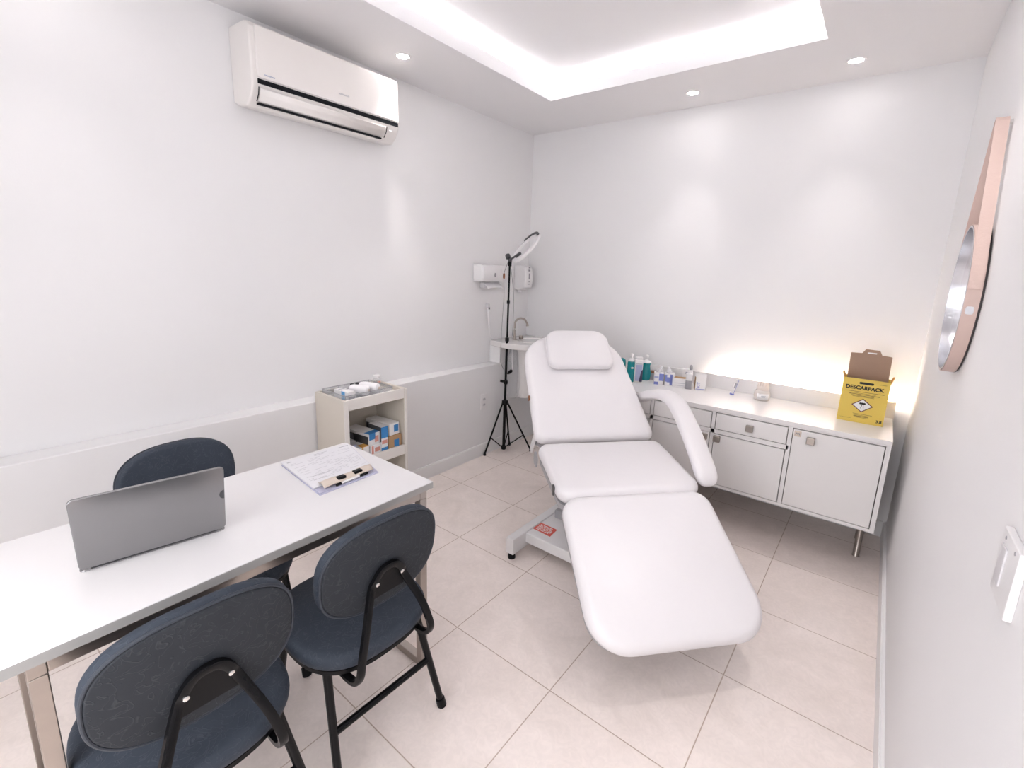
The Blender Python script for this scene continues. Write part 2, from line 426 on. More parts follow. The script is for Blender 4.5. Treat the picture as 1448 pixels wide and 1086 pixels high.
# ------------------------------------------------------------------ table
def table():
    t = thing('desk_table', 'white top rectangular table on square steel legs', 'table', (1.0835, -2.88, 0))
    x0, x1, y0, y1 = -.2775, .2775, -.545, .539
    box('tabletop', (x0, y0, .725), (x1, y1, .75), M['table'], t, bevel=.0015)
    M['edge'] = mat('grey_edge_band', (.42, .41, .40), .4, noise=.03)
    box('edge_band', (x1, y0+.001, .7255), (x1+.0012, y1-.001, .7475), M['edge'], t)
    box('edge_band', (x0+.001, y1, .7255), (x1-.001, y1+.001, .7475), M['edge'], t)
    w = .03
    ys = (-.463, .50)
    for y in ys:
        for x in (x0+.006, x1-.006-w):
            box('leg', (x, y-w/2, .0), (x+w, y+w/2, .695), M['steel'], t, bevel=.002)
        box('end_rail', (x0+.006, y-w/2, .695), (x1-.006, y+w/2, .725), M['steel'], t, bevel=.002)
        box('floor_rail', (x0+.006+w, y-w/2, .0), (x1-.006-w, y+w/2, .03), M['steel'], t, bevel=.002)
    for x in (x0+.006, x1-.006-w):
        box('side_rail', (x, ys[0]+w/2, .697), (x+w, ys[1]-w/2, .725), M['steel'], t, bevel=.002)
    # round tube under the top near its close end
    MB().tube([(.20, -.44, .675), (.20, -.36, .675)], .013).obj('stub_tube', M['darkgrey'], t)
table()

# ------------------------------------------------------------------ laptop
def laptop():
    a = V((1.113, -3.236, TZ)); b = V((1.160, -2.936, TZ))
    d = (b-a); wdt = d.length; yax = d.normalized(); xax = V((yax.y, -yax.x, 0))     # xax points away from the user
    mid = (a+b)/2
    t = thing('laptop', 'open silver laptop on the white table, lid back towards the viewer', 'laptop', mid, 0)
    base = frame_mx((0, 0, .004), (-xax), yax)   # local x towards user
    MB().pad(rpoly([(0, -wdt/2), (.205, -wdt/2), (.205, wdt/2), (0, wdt/2)][::1], .012), .013, .004, mx=base).obj('base', M['silver'], t)
    k = MB()
    for i in range(5):
        for j in range(13):
            k.box((.03+i*.019, -wdt/2+.02+j*.0203, .0128), (.046+i*.019, -wdt/2+.0375+j*.0203, .0142), base)
    k.obj('keyboard', M['keys'], t, smooth=False)
    MB().prism(rpoly([(.135, -.045), (.195, -.045), (.195, .045), (.135, .045)], .004), .0006, base @ T((0, 0, .0128))).obj('touchpad', M['silverrim'], t)
    up = (xax*.052+V((0, 0, .2))).normalized()
    lm = frame_mx(V((0, 0, .012))+xax*.001, yax, up)      # local x along width, y up the lid, z = outward
    if (lm.to_3x3() @ V((0, 0, 1))).dot(xax) < 0: flip = -1
    else: flip = 1
    hh = .207
    MB().pad(rpoly([(-wdt/2, 0), (wdt/2, 0), (wdt/2, hh), (-wdt/2, hh)], .013), .007, .0025, mx=lm @ T((0, 0, 0 if flip > 0 else -.007))).obj('lid', M['silver'], t)
    zs = -.0006 if flip > 0 else .0000
    MB().prism(rpoly([(-wdt/2+.008, .014), (wdt/2-.008, .014), (wdt/2-.008, hh-.008), (-wdt/2+.008, hh-.008)], .006), .0006, lm @ T((0, 0, zs))).obj('screen', M['screen'], t)
    MB().cyl(V((0, 0, .012))-yax*(wdt/2-.02), V((0, 0, .012))+yax*(wdt/2-.02), .0065).obj('hinge', M['darkgrey'], t)
    zo = .0071 if flip > 0 else -.0077
    MB().prism([(wdt/2-.002-.011*math.sin(PI*q/10), .118+.014*math.cos(PI*q/10)) for q in range(11)], .0006, lm @ T((0, 0, zo))).obj('edge_badge', M['darkgrey'], t)
laptop()

# ------------------------------------------------------------------ papers on the table
def papers():
    A, B, Cc, D = V((.845, -2.630, 0)), V((.850, -2.347, 0)), V((1.162, -2.428, 0)), V((1.170, -2.660, 0))
    t = thing('document_folder', 'lilac plastic folder under a stack of printed sheets on the white table', 'folder', (1.0, -2.5, TZ))
    o = V((1.0, -2.5, 0))
    def P(u, v, z): q = A*(1-u)*(1-v)+B*(1-u)*v+D*u*(1-v)+Cc*u*v; return V((q.x-o.x, q.y-o.y, z))
    def sheet(mb, u0, u1, v0, v1, z0, z1):
        mb.rings([[P(u0, v0, z0), P(u1, v0, z0), P(u1, v1, z0), P(u0, v1, z0)], [P(u0, v0, z1), P(u1, v0, z1), P(u1, v1, z1), P(u0, v1, z1)]])
    m = MB(); sheet(m, .02, 1, 0.0, 1.0, .0, .003); sheet(m, .03, .985, .01, .985, .0034, .0056); m.obj('folder_cover', M['lilac'], t, smooth=False)
    t2 = thing('paper_stack', 'printed white sheets with grey form lines lying on the lilac folder', 'papers', (1.0, -2.5, TZ+.006))
    m = MB()
    for k in range(5):
        j = (random.random()-.5)*.012
        sheet(m, .0+abs(j), .86+j, .0+abs(j), .97+j*.6, .0011*k, .0011*k+.0009)
    m.obj('sheets', M['paper'], t2, smooth=False)
    m = MB(); zt_ = .0055
    def dash(u, v0, v1, h=.0035): sheet(m, u, u+h*2.4, v0, v1, zt_, zt_+.0002)
    random.seed(3)
    dash(.05, .42, .62, .004); dash(.05, .80, .95, .008); dash(.085, .42, .56); dash(.06, .05, .11, .008)
    for u in [.14+.032*i for i in range(19)]:
        v = .06
        while v < .9:
            l = .04+random.random()*.16
            if random.random() < .55: dash(u, v, min(v+l, .93), .0016)
            v += l+.05
    dash(.60, .12, .44, .004); dash(.70, .10, .3, .003)
    m.obj('printed_lines', M['print'], t2, smooth=False)
    # folded beige strip with a clip at each end lying across the near edge of the sheets
    s = thing('beige_strip', 'folded beige card strip across the near edge of the papers', 'card strip', (1.0, -2.5, TZ+.012))
    m = MB()
    def st(u, v): 
        q = P(.80+.16*u, .10+.83*v, 0); return (q.x, q.y, .001+.010*math.sin(PI*min(u*1.0, 1))+.002*math.sin(v*9))
    m.grid(st, 8, 16).obj('strip', M['beige'], s, solid=.0012)
    for v in (.40, .68):
        a = P(.905, v, 0)-V((0, 0, 0)); 
        dr = (P(.905, v+.1, 0)-P(.905, v, 0)).normalized(); ac = V((dr.y, -dr.x, 0))
        bx = frame_mx(V((a.x, a.y, .0125)), dr, ac)
        c = MB(); c.box((-.016, -.010, -.002), (.016, .010, .009), bx)
        c.obj('binder_clip', M['black'], s, bevel=.003)
    pen = thing('pen', 'slim white pen with black ends along the near edge of the folder', 'pen', (1.0, -2.5, TZ))
    p0 = P(.975, .33, .0115); p1 = P(.965, .80, .0115)
    MB().cyl(p0, p1, .0038, n=12).obj('barrel', M['label'], pen)
    dr = (p1-p0).normalized()
    MB().cyl(p0-dr*.012, p0+dr*.006, .0046, n=12).obj('tip_cap', M['black'], pen)
    MB().cyl(p1-dr*.03, p1+dr*.004, .0046, n=12).obj('end_cap', M['black'], pen)
papers()

# ------------------------------------------------------------------ chairs
def make_chair(label):
    t = thing('upholstered_chair', label, 'chair', group='dark blue upholstered chairs at the table')
    # seat
    so = superell(.418, .424, 2.7)
    MB().pad(so, .055, .026, .012, T((0, 0, .405))).obj('seat', M['fabric'], t)
    MB().prism(superell(.395, .40, 2.7), .012, T((0, 0, .393))).obj('seat_pan', M['black'], t)
    # backrest: oval pad, gently wrapped round the sitter
    wb, hb, zb_, db, ti = .3815, .2756, .684, .171, .10
    bo = superell(wb, hb, 2.6)
    mx = frame_mx((0, -db-.012, zb_), (1, 0, 0), (0, -math.sin(ti), math.cos(ti)))   # z axis = x cross y -> points to -Y
    def bend(mb):
        for v in mb.bm.verts: v.co.y += .40*v.co.x**2
        return mb
    bk = MB(); bk.pad(bo, .038, .017, .006, mx @ Matrix.Rotation(PI, 4, 'Y') @ T((0, 0, -.008))); bend(bk)
    bk.obj('backrest', M['fabric'], t)
    rear = MB(); rear.pad(superell(wb-.012, hb-.012, 2.6), .008, .005, .002, mx @ T((0, 0, .0055))); bend(rear)
    rear.obj('rear_cover', M['fabricback'], t)
    pp = MB(); pp.tube([mx @ V((x, y, .0085)) for x, y in superell(wb-.006, hb-.006, 2.6, 72)], .0038, 8, up=(0, 1, 0), closed=True); bend(pp)
    pp.obj('piping', M['piping'], t)
    # rear support: arched flat tube and plate behind the back, feet hooked under the seat
    yb = lambda z: -db-.012-.024-(z-zb_)*math.tan(ti)
    arch = [(-.122, -.08, .388), (-.122, -.17, .380), (-.122, -.218, .390), (-.121, -.239, .418), (-.113, -.238, .46), (-.092, -.228, .53), (-.055, yb(.62), .62), (-.042, yb(.65), .65), (-.024, yb(.672), .672), (0, yb(.678), .678)]
    arch = arch + [(-x, y, z) for x, y, z in arch[-2::-1]]
    fl = [(-.010, -.0055), (-.006, -.0075), (.006, -.0075), (.010, -.0055), (.010, .0055), (.006, .0075), (-.006, .0075), (-.010, .0055)]
    MB().sweep(bez(arch, 6), fl, up=(0, 1, .12)).obj('support_frame', M['blackmetal'], t)
    pl = [(-.045, .642), (.045, .642), (.030, .668), (0, .675), (-.030, .668)]
    pl = [(-.060, .585), (.060, .585)] + [(.043, .645), (.030, .668), (0, .675), (-.030, .668), (-.043, .645)]
    MB().prism([(x, z-.6) for x, z in pl], .006, frame_mx((0, yb(.6)+.012, .6), (1, 0, 0), (0, -math.sin(ti), math.cos(ti)))).obj('support_plate', M['black'], t)
    for x in (-.041, .041):
        MB().lathe([(.0065, 0), (.006, .003), (.003, .0042), (.0005, .0044)], frame_mx((x, yb(.64)-.0065, .64), (1, 0, 0), (0, -math.sin(ti), math.cos(ti))), 14).obj('screw', M['chrome'], t)
    # legs
    legs = {'rear_left': ((-.150, -.115, .40), (-.165, -.185, .012)), 'rear_right': ((.150, -.125, .40), (.222, -.175, .012)),
            'front_left': ((-.150, .12, .40), (-.150, .235, .012)), 'front_right': ((.150, .12, .40), (.205, .225, .012))}
    for p0, p1 in legs.values():
        lg = MB().cyl(p0, p1, .0125, .0115, 14).obj('leg', M['blackmetal'], t)
        d = (V(p1)-V(p0)).normalized()
        MB().cyl(V(p1)-d*.018, V((p1[0], p1[1], 0))+V((d.x, d.y, 0))*.01, .0155, .0165, 14).obj('foot_cap', M['black'], lg)
    def at(n, z):
        a, b = map(V, legs[n]); f = (a.z-z)/(a.z-b.z); return a+(b-a)*f
    MB().cyl(at('rear_left', .20), at('rear_right', .20), .0105, n=12).obj('rear_crossbar', M['blackmetal'], t)
    for s in ('left', 'right'):
        MB().cyl(at('rear_'+s, .385), at('front_'+s, .385), .0105, n=12).obj('seat_rail', M['blackmetal'], t)
    return t
def copy_tree(o, parent=None):
    c = o.copy(); C.objects.link(c); c.parent = parent
    for ch in o.children: copy_tree(ch, c)
    return c
chair = make_chair('dark blue chair standing closest to the viewer, back against the lower left corner')
chair.location = (1.3478, -3.1181, 0); chair.rotation_euler = (0, 0, 1.5389)
chair.rotation_euler = (0, 0, 1.5389)
c2 = copy_tree(chair); c2.location = (1.3459, -2.6709, 0); c2.rotation_euler = (0, 0, 1.5513)
c2['label'] = 'dark blue chair at the near side of the table, next to its free right corner'
c3 = copy_tree(chair); c3.location = (.7075, -2.857, 0); c3.rotation_euler = (0, 0, -1.5085)
for ch in c3.children:
    if ch.name.split('.')[0] in ('seat', 'seat_pan', 'leg', 'seat_rail', 'rear_crossbar'): ch.location.y += .12     # deeper seat slid under the table
c3['label'] = 'dark blue chair on the wall side of the table, behind the laptop'

# ------------------------------------------------------------------ open shelf unit against the half wall
SX0, SX1, SY0, SY1, SZ = LD+.013, .41, -2.10, -1.695, .80
def shelf_unit():
    t = thing('shelf_unit', 'narrow cream open shelf unit against the half wall behind the table', 'shelf', (0, 0, 0))
    th = .018
    box('side_panel', (SX0, SY0, .0), (SX1, SY0+th, SZ), M['cream'], t, bevel=.001)
    box('side_panel', (SX0, SY1-th, .0), (SX1, SY1, SZ), M['cream'], t, bevel=.001)
    box('back_panel', (SX0, SY0+th, .0), (SX0+.008, SY1-th, SZ), M['cream'], t)
    for z in (.762, .405, .05):
        box('shelf_board', (SX0+.008, SY0+th, z), (SX1-.012, SY1-th, z+.015), M['cream'], t)
    box('top_rim', (SX1-.012, SY0+th, .742), (SX1+.001, SY1-th, SZ), M['creamtrim'], t, bevel=.001)
    box('shelf_lip', (SX1-.012, SY0+th, .397), (SX1+.001, SY1-th, .456), M['creamtrim'], t, bevel=.001)
    box('shelf_lip', (SX1-.012, SY0+th, .04), (SX1+.001, SY1-th, .10), M['creamtrim'], t, bevel=.001)
    for y0, y1 in ((SY0, SY0+.026), (SY1-.016, SY1)):
        box('front_edge', (SX1, y0, 0), (SX1+.006, y1, SZ), M['creamtrim'], t, bevel=.001)
shelf_unit()
def carton(name, label, cat, c, size, rz, body, patches=(), tilt=0.0, group=None, top=None):
    """box standing at c (centre of its base); size (depth x, width y, height); patches = (face, u0,u1,v0,v1, mat, name)"""
    t = thing(name, label, cat, c, rz, group)
    if tilt: t.rotation_euler = (0, tilt, rz)
    dx, dy, dz = size
    box('carton', (-dx/2, -dy/2, 0), (dx/2, dy/2, dz), body, t, bevel=.001)
    e = .0004
    for f, u0, u1, v0, v1, m, nm in patches:
        if f == 'front': lo, hi = (dx/2, -dy/2+u0*dy, v0*dz), (dx/2+e, -dy/2+u1*dy, v1*dz)
        elif f == 'near': lo, hi = (-dx/2+u0*dx, -dy/2-e, v0*dz), (-dx/2+u1*dx, -dy/2, v1*dz)
        elif f == 'far': lo, hi = (-dx/2+u0*dx, dy/2, v0*dz), (-dx/2+u1*dx, dy/2+e, v1*dz)
        else: lo, hi = (-dx/2+u0*dx, -dy/2+v0*dy, dz), (-dx/2+u1*dx, -dy/2+v1*dy, dz+e)
        box(nm, lo, hi, m, t)
    return t
Z1 = .420
carton('medicine_box', 'kraft brown box with a blue printed mark, right end of the open shelf', 'box', (.335, -1.768, Z1), (.12, .09, .105), 0, M['kraft'],
       [('front', .42, .8, .3, .75, M['blue'], 'printed_mark')])
carton('medicine_box', 'white box with a blue square, lying on top of the kraft box on the shelf', 'box', (.285, -1.775, Z1+.1055), (.20, .075, .07), 0.10, M['label'],
       [('front', .45, .9, .25, .85, M['blue'], 'blue_square'), ('near', .02, .85, .05, .7, M['darkgrey'], 'dark_side')])
carton('medicine_box', 'blue and white narrow box standing left of the kraft box on the shelf', 'box', (.335, -1.842, Z1), (.12, .044, .175), 0, M['label'],
       [('front', .0, 1, .0, .30, M['blue'], 'blue_band'), ('front', .0, 1, .62, 1., M['blue'], 'blue_band'), ('front', .1, .9, .42, .55, M['pink'], 'red_print'), ('near', 0, 1, .5, 1, M['darkgrey'], 'dark_side')])
carton('medicine_box', 'white box with red print at the front middle of the shelf', 'box', (.345, -1.902, Z1), (.10, .064, .085), 0, M['label'],
       [('front', .08, .28, .12, .95, M['pink'], 'red_print'), ('front', .4, .92, .5, .8, M['pink'], 'red_print'), ('front', 0, 1, 0, .06, M['rust'], 'edge_print')])
carton('medicine_box', 'white box with blue end and dark side, lying on the box with red print', 'box', (.285, -1.912, Z1+.0855), (.20, .078, .066), .12, M['label'],
       [('front', 0, .55, .45, 1, M['blue'], 'blue_corner'), ('front', .5, .85, .15, .7, M['pink'], 'picture_print'), ('near', 0, .95, .0, .75, M['darkgrey'], 'dark_side'), ('top', .78, 1, 0, 1, M['blue'], 'blue_end')])
carton('medicine_box', 'plain white box with an orange edge, on the shelf beside the red print box', 'box', (.340, -1.964, Z1), (.10, .045, .088), 0, M['label'],
       [('front', 0, .18, .4, 1, M['orange'], 'orange_edge'), ('top', .5, 1, 0, 1, M['orange'], 'orange_top')])
carton('medicine_box', 'low white box with cream lid in the front left of the shelf', 'box', (.372, -2.020, Z1), (.045, .062, .062), 0, M['label'],
       [('top', 0, 1, 0, 1, M['beige'], 'cream_lid')])
carton('medicine_box', 'blue grey patterned box at the back left of the shelf', 'box', (.285, -2.030, Z1), (.10, .080, .118), 0, M['greybox'],
       [('front', 0, 1, 0, .8, M['lavender'], 'patterned_face')])
carton('medicine_box', 'flat dark grey box at the back of the shelf, behind the orange edged box', 'box', (.205, -1.955, Z1), (.11, .07, .135), 0, M['darkgrey'],
       [('top', .1, .3, .1, .5, M['label'], 'painted_glare')])  # white patch is glare painted onto the box top
# things in the tray on top of the shelf unit
def tray_items():
    z = .7775
    x0, x1, y0, y1 = SX0+.022, SX1-.028, SY0+.03, SY1-.075
    cx, cy = (x0+x1)/2, (y0+y1)/2
    t = thing('clear_tray', 'clear plastic organiser tray on top of the cream shelf unit', 'tray', (cx, cy, z))
    b = MB(); ox = (x1-x0)/2; oy = (y1-y0)/2
    for lo, hi in (((-ox, -oy, 0), (ox, oy, .003)), ((-ox, -oy, 0), (-ox+.003, oy, .038)), ((ox-.003, -oy, 0), (ox, oy, .038)), ((-ox, -oy, 0), (ox, -oy+.003, .038)), ((-ox, oy-.003, 0), (ox, oy, .038)), ((-ox, -oy+.095, .003), (ox, -oy+.098, .034))):
        b.box(lo, hi)
    b.obj('tray_body', M['clear'], t, smooth=False)
    rim = MB().tube([(-ox, -oy, .038), (ox, -oy, .038), (ox, oy, .038), (-ox, oy, .038)], .0022, 6, closed=True).obj('tray_rim', M['greybox'], t)
    zz = z+.004
    carton('small_box', 'white small box with a sky blue end in the clear tray', 'box', (.30, -2.022, zz), (.12, .05, .045), .05, M['label'],
           [('near', .55, .8, 0, 1, M['skyblue'], 'blue_stripe'), ('front', .1, .9, .1, .4, M['greybox'], 'grey_stripe'), ('top', .2, .3, .1, .9, M['greytext'], 'grey_line'), ('top', .45, .5, .1, .9, M['greytext'], 'grey_line')])
    def roll(x, y, r, l, rz, label):
        q = thing('gauze_roll', label, 'roll', (x, y, zz+r), rz, 'white rolls in the clear tray')
        MB().lathe([(.002, -l/2), (r*.55, -l/2+.001), (r*.9, -l/2+.008), (r, -l/2+.02), (r, l/2-.02), (r*.9, l/2-.008), (r*.55, l/2-.001), (.002, l/2)], Matrix.Rotation(PI/2, 4, 'Y'), 24).obj('roll_body', M['tissue'], q)
        MB().lathe([(r*.34, l/2-.0008), (r*.30, l/2+.0012), (.002, l/2+.0012)], Matrix.Rotation(PI/2, 4, 'Y'), 20).obj('roll_core', M['beige'], q)
    roll(.300, -1.932, .029, .115, .50, 'front one of two plump white rolls in the clear tray')
    roll(.285, -1.858, .029, .125, .42, 'rear one of two plump white rolls in the clear tray, nearer the back wall')
    d = thing('grey_device', 'small grey handheld device with two knobs at the back of the clear tray', 'device', (.195, -1.90, zz))
    MB().pad(rpoly([(-.03, -.09), (.03, -.09), (.03, .09), (-.03, .09)], .014), .03, .01, .003).obj('device_body', M['greybox'], d)
    for yy in (-.01, .025):
        MB().lathe([(.010, .028), (.012, .034), (.011, .042), (.003, .045)], T((0, yy, 0)), 16).obj('knob', M['darkgrey'], d)
    j = thing('small_jar', 'small clear jar with reddish marks in the back corner of the shelf top', 'jar', (.185, -1.738, z))
    MB().lathe([(.020, 0), (.023, .004), (.023, .045), (.019, .052), (.019, .056)], n=20).obj('jar_body', M['clearbag'], j)
    MB().lathe([(.021, .056), (.021, .068), (.018, .070), (.002, .070)], n=20).obj('jar_lid', M['label'], j)
    MB().prism([(-.012, -.004), (.012, -.004), (.012, .004), (-.012, .004)], .0006, frame_mx((.0232, 0, .03), (0, 1, 0), (0, 0, 1))).obj('red_mark', M['pink'], j)
tray_items()

# ------------------------------------------------------------------ wash corner
def sink():
    t = thing('corner_sink', 'white ceramic sink in the back left corner, behind the treatment chair', 'sink', (0, 0, 0))
    out = rpoly([(.004, -.004), (.004, -.51), (.20, -.545), (.36, -.52), (.47, -.36), (.50, -.004)], [.01, .012, .10, .10, .12, .01])
    MB().pad(out, .045, .010, mx=T((0, 0, .875))).obj('counter', M['ceramic'], t)
    rim = superell(.24, .22, 2.4, 40)
    mm = T((.27, -.27, .921)) @ Matrix.Rotation(-.7, 4, 'Z')
    b = MB(); b.rings([[mm @ V((x*s, y*s, z)) for x, y in rim] for s, z in ((1.10, 0), (1.08, .006), (1.0, .004), (.9, -.004), (.5, -.012), (.1, -.014))]); b.obj('basin', M['ceramic'], t)
    MB().lathe([(.012, .9115), (.012, .9125), (.004, .9125)], T((.27, -.27, 0)), 16).obj('drain', M['chrome'], t)
    box('support_panel', (.004, -.506, LH+.001), (LD-.002, -.008, .878), M['trim'], t, bevel=.003)
    # curved cover below the bowl
    co = rpoly([(-.10, -.09), (.10, -.09), (.10, .09), (-.10, .09)], .05)
    mk = lambda s, z, dx=0: [((.27+dx)+x*s*math.cos(.8)-y*s*math.sin(.8), -.30+x*s*math.sin(.8)+y*s*math.cos(.8), z) for x, y in co]
    MB().rings([mk(1.2, .876), mk(1.05, .82), mk(.98, .60), mk(.95, .47), mk(.90, .455)]).obj('pipe_cover', M['ceramic'], t)
    MB().tube(bez([(.25, -.22, .46), (.25, -.21, .30), (.25, -.16, .22), (.25, -.05, .2), (.25, -.014, .2)]), .018, 12).obj('drain_pipe', M['white'], t)
    f = thing('faucet', 'chrome gooseneck tap standing on the corner sink', 'tap', (.125, -.33, .92))
    MB().lathe([(.020, 0), (.020, .006), (.013, .012), (.011, .03)], n=18).obj('tap_base', M['steel'], f)
    MB().tube(bez([(0, 0, .02), (0, 0, .12), (.004, .006, .155), (.022, .035, .178), (.045, .07, .170), (.058, .092, .135), (.059, .094, .125)], 8), .0085, 12).obj('spout', M['steel'], f)
    MB().cyl((.059, .094, .128), (.060, .095, .112), .011).obj('aerator', M['steel'], f)
    MB().pad(rpoly([(-.014, -.014), (.014, -.014), (.014, .014), (-.014, .014)], .005), .03, .005, mx=T((.035, .045, .004))).obj('handle', M['steel'], f)
sink()
def clear_bag():
    t = thing('clear_bag', 'clear plastic bag hanging under the left side of the sink, behind the lamp stand', 'bag', (.20, -.43, .45))
    rs = []
    for z, w, d in ((.0, .03, .02), (.02, .055, .035), (.10, .07, .045), (.22, .065, .04), (.32, .05, .03), (.41, .03, .015)):
        o = superell(2*w, 2*d, 2.3, 28); rs.append([(x*.75-y*.6, x*.65+y*.75, z) for x, y in o])
    MB().rings(rs).obj('bag_film', M['clearbag'], t)
    MB().tube(bez([(.0, -.02, .41), (.012, -.03, .30), (.02, -.03, .22)]), .003, 6).obj('bag_strap', M['white'], t)
clear_bag()
def towel_dispenser():
    t = thing('towel_dispenser', 'white paper towel dispenser on the left wall above the sink', 'dispenser', (0, -.715, 1.395))
    prof = [(0, 0), (.095, .002), (.108, .02), (.112, .06), (.104, .105), (.085, .13), (0, .133)]
    MB().rings([[(x, y, z) for x, z in prof] for y in (0, .05, .24, .29)]).obj('dispenser_body', M['white'], t, bevel=.008)
    box('dispenser_side_cover', (.004, -.004, .008), (.095, .055, .128), M['trim'], t, bevel=.01)
    MB().grid(lambda u, v: (.02+.07*math.sin(v*1.5), .075+.19*u, -.0-.055*v+.01*math.sin(PI*u)), 8, 6).obj('paper_sheet', M['tissue'], t, solid=.002)
    box('tray_lip', (.006, .07, -.05), (.05, .27, 0), M['switchpanel'], t, bevel=.01)
    MB().prism(superell(.018, .030, 3, 24), .003, frame_mx((.111, .135, .055), (0, 1, 0), (0, 0, 1))).obj('lock', M['greybox'], t)
    box('slot_mark', (.108, .205, .075), (.1095, .208, .098), M['greytext'], t)
towel_dispenser()
def soap_dispenser():
    t = thing('soap_dispenser', 'white soap dispenser in the corner, right of the lamp pole', 'dispenser', (0, -.205, 1.335))
    prof = [(0, .0), (.05, -.012), (.09, .008), (.115, .012), (.124, .06), (.124, .13), (.112, .182), (.08, .197), (0, .197)]
    MB().rings([[(x, y, z) for x, z in prof] for y in (0, .105)]).obj('dispenser_body', M['white'], t, bevel=.008)
    for z, h, w in ((.175, .010, .02), (.150, .014, .022), (.085, .048, .014), (.060, .008, .012), (.040, .006, .010)):
        box('front_mark', (.1225, .05-w/2, z), (.1252, .05+w/2, z+h), M['greybox'], t)
    MB().rings([[(.03+x*.022, .05+y*.022, z) for x, y in superell(2, 2, 2, 16)] for z in (-.012, -.03)]).obj('nozzle', M['white'], t)
soap_dispenser()
def handset():
    t = thing('wall_handset', 'slim white handset with thin cord, hung below the towel dispenser', 'handset', (0, -.545, 1.02))
    MB().rings([[(.022+r*math.cos(a), .010+r*math.sin(a)-.02*(z/.2), z) for a in [2*PI*k/14 for k in range(14)]] for z, r in ((0, .006), (.02, .010), (.15, .011), (.165, .008), (.17, .007))]).obj('handle', M['white'], t)
    box('wall_hook', (0, -.018, .165), (.028, .006, .200), M['switchpanel'], t, bevel=.004)
    box('trigger', (.028, -.014, .155), (.036, -.002, .172), M['darkgrey'], t, bevel=.002)
    MB().tube(bez([(.022, .010, 0), (.022, .02, -.05), (.022, .06, -.085), (.03, .11, -.096)], 8), .0028, 8).obj('cord', M['white'], t)
handset()
def outlet(name, label, x, y, z):
    t = thing(name, label, 'outlet', (x, y, z))
    m = frame_mx((0, 0, 0), (0, 1, 0), (0, 0, 1))
    MB().pad(rpoly([(-.036, -.062), (.036, -.062), (.036, .062), (-.036, .062)], .006), .008, .003, mx=m).obj('cover_plate', M['white'], t)
    for dz in (-.022, .022):
        MB().prism(superell(.030, .022, 4, 24), .0015, m @ T((0, dz, .0078))).obj('socket', M['switchpanel'], t)
        for dx, dy in ((-.008, 0), (.008, 0), (0, .006)):
            MB().cyl((.0092, dx, dz+dy), (.0099, dx, dz+dy), .0024, n=8).obj('pin_hole', M['darkgrey'], t)
outlet('wall_outlet', 'white double power outlet on the half wall left of the lamp stand', LD, -.697, .452)

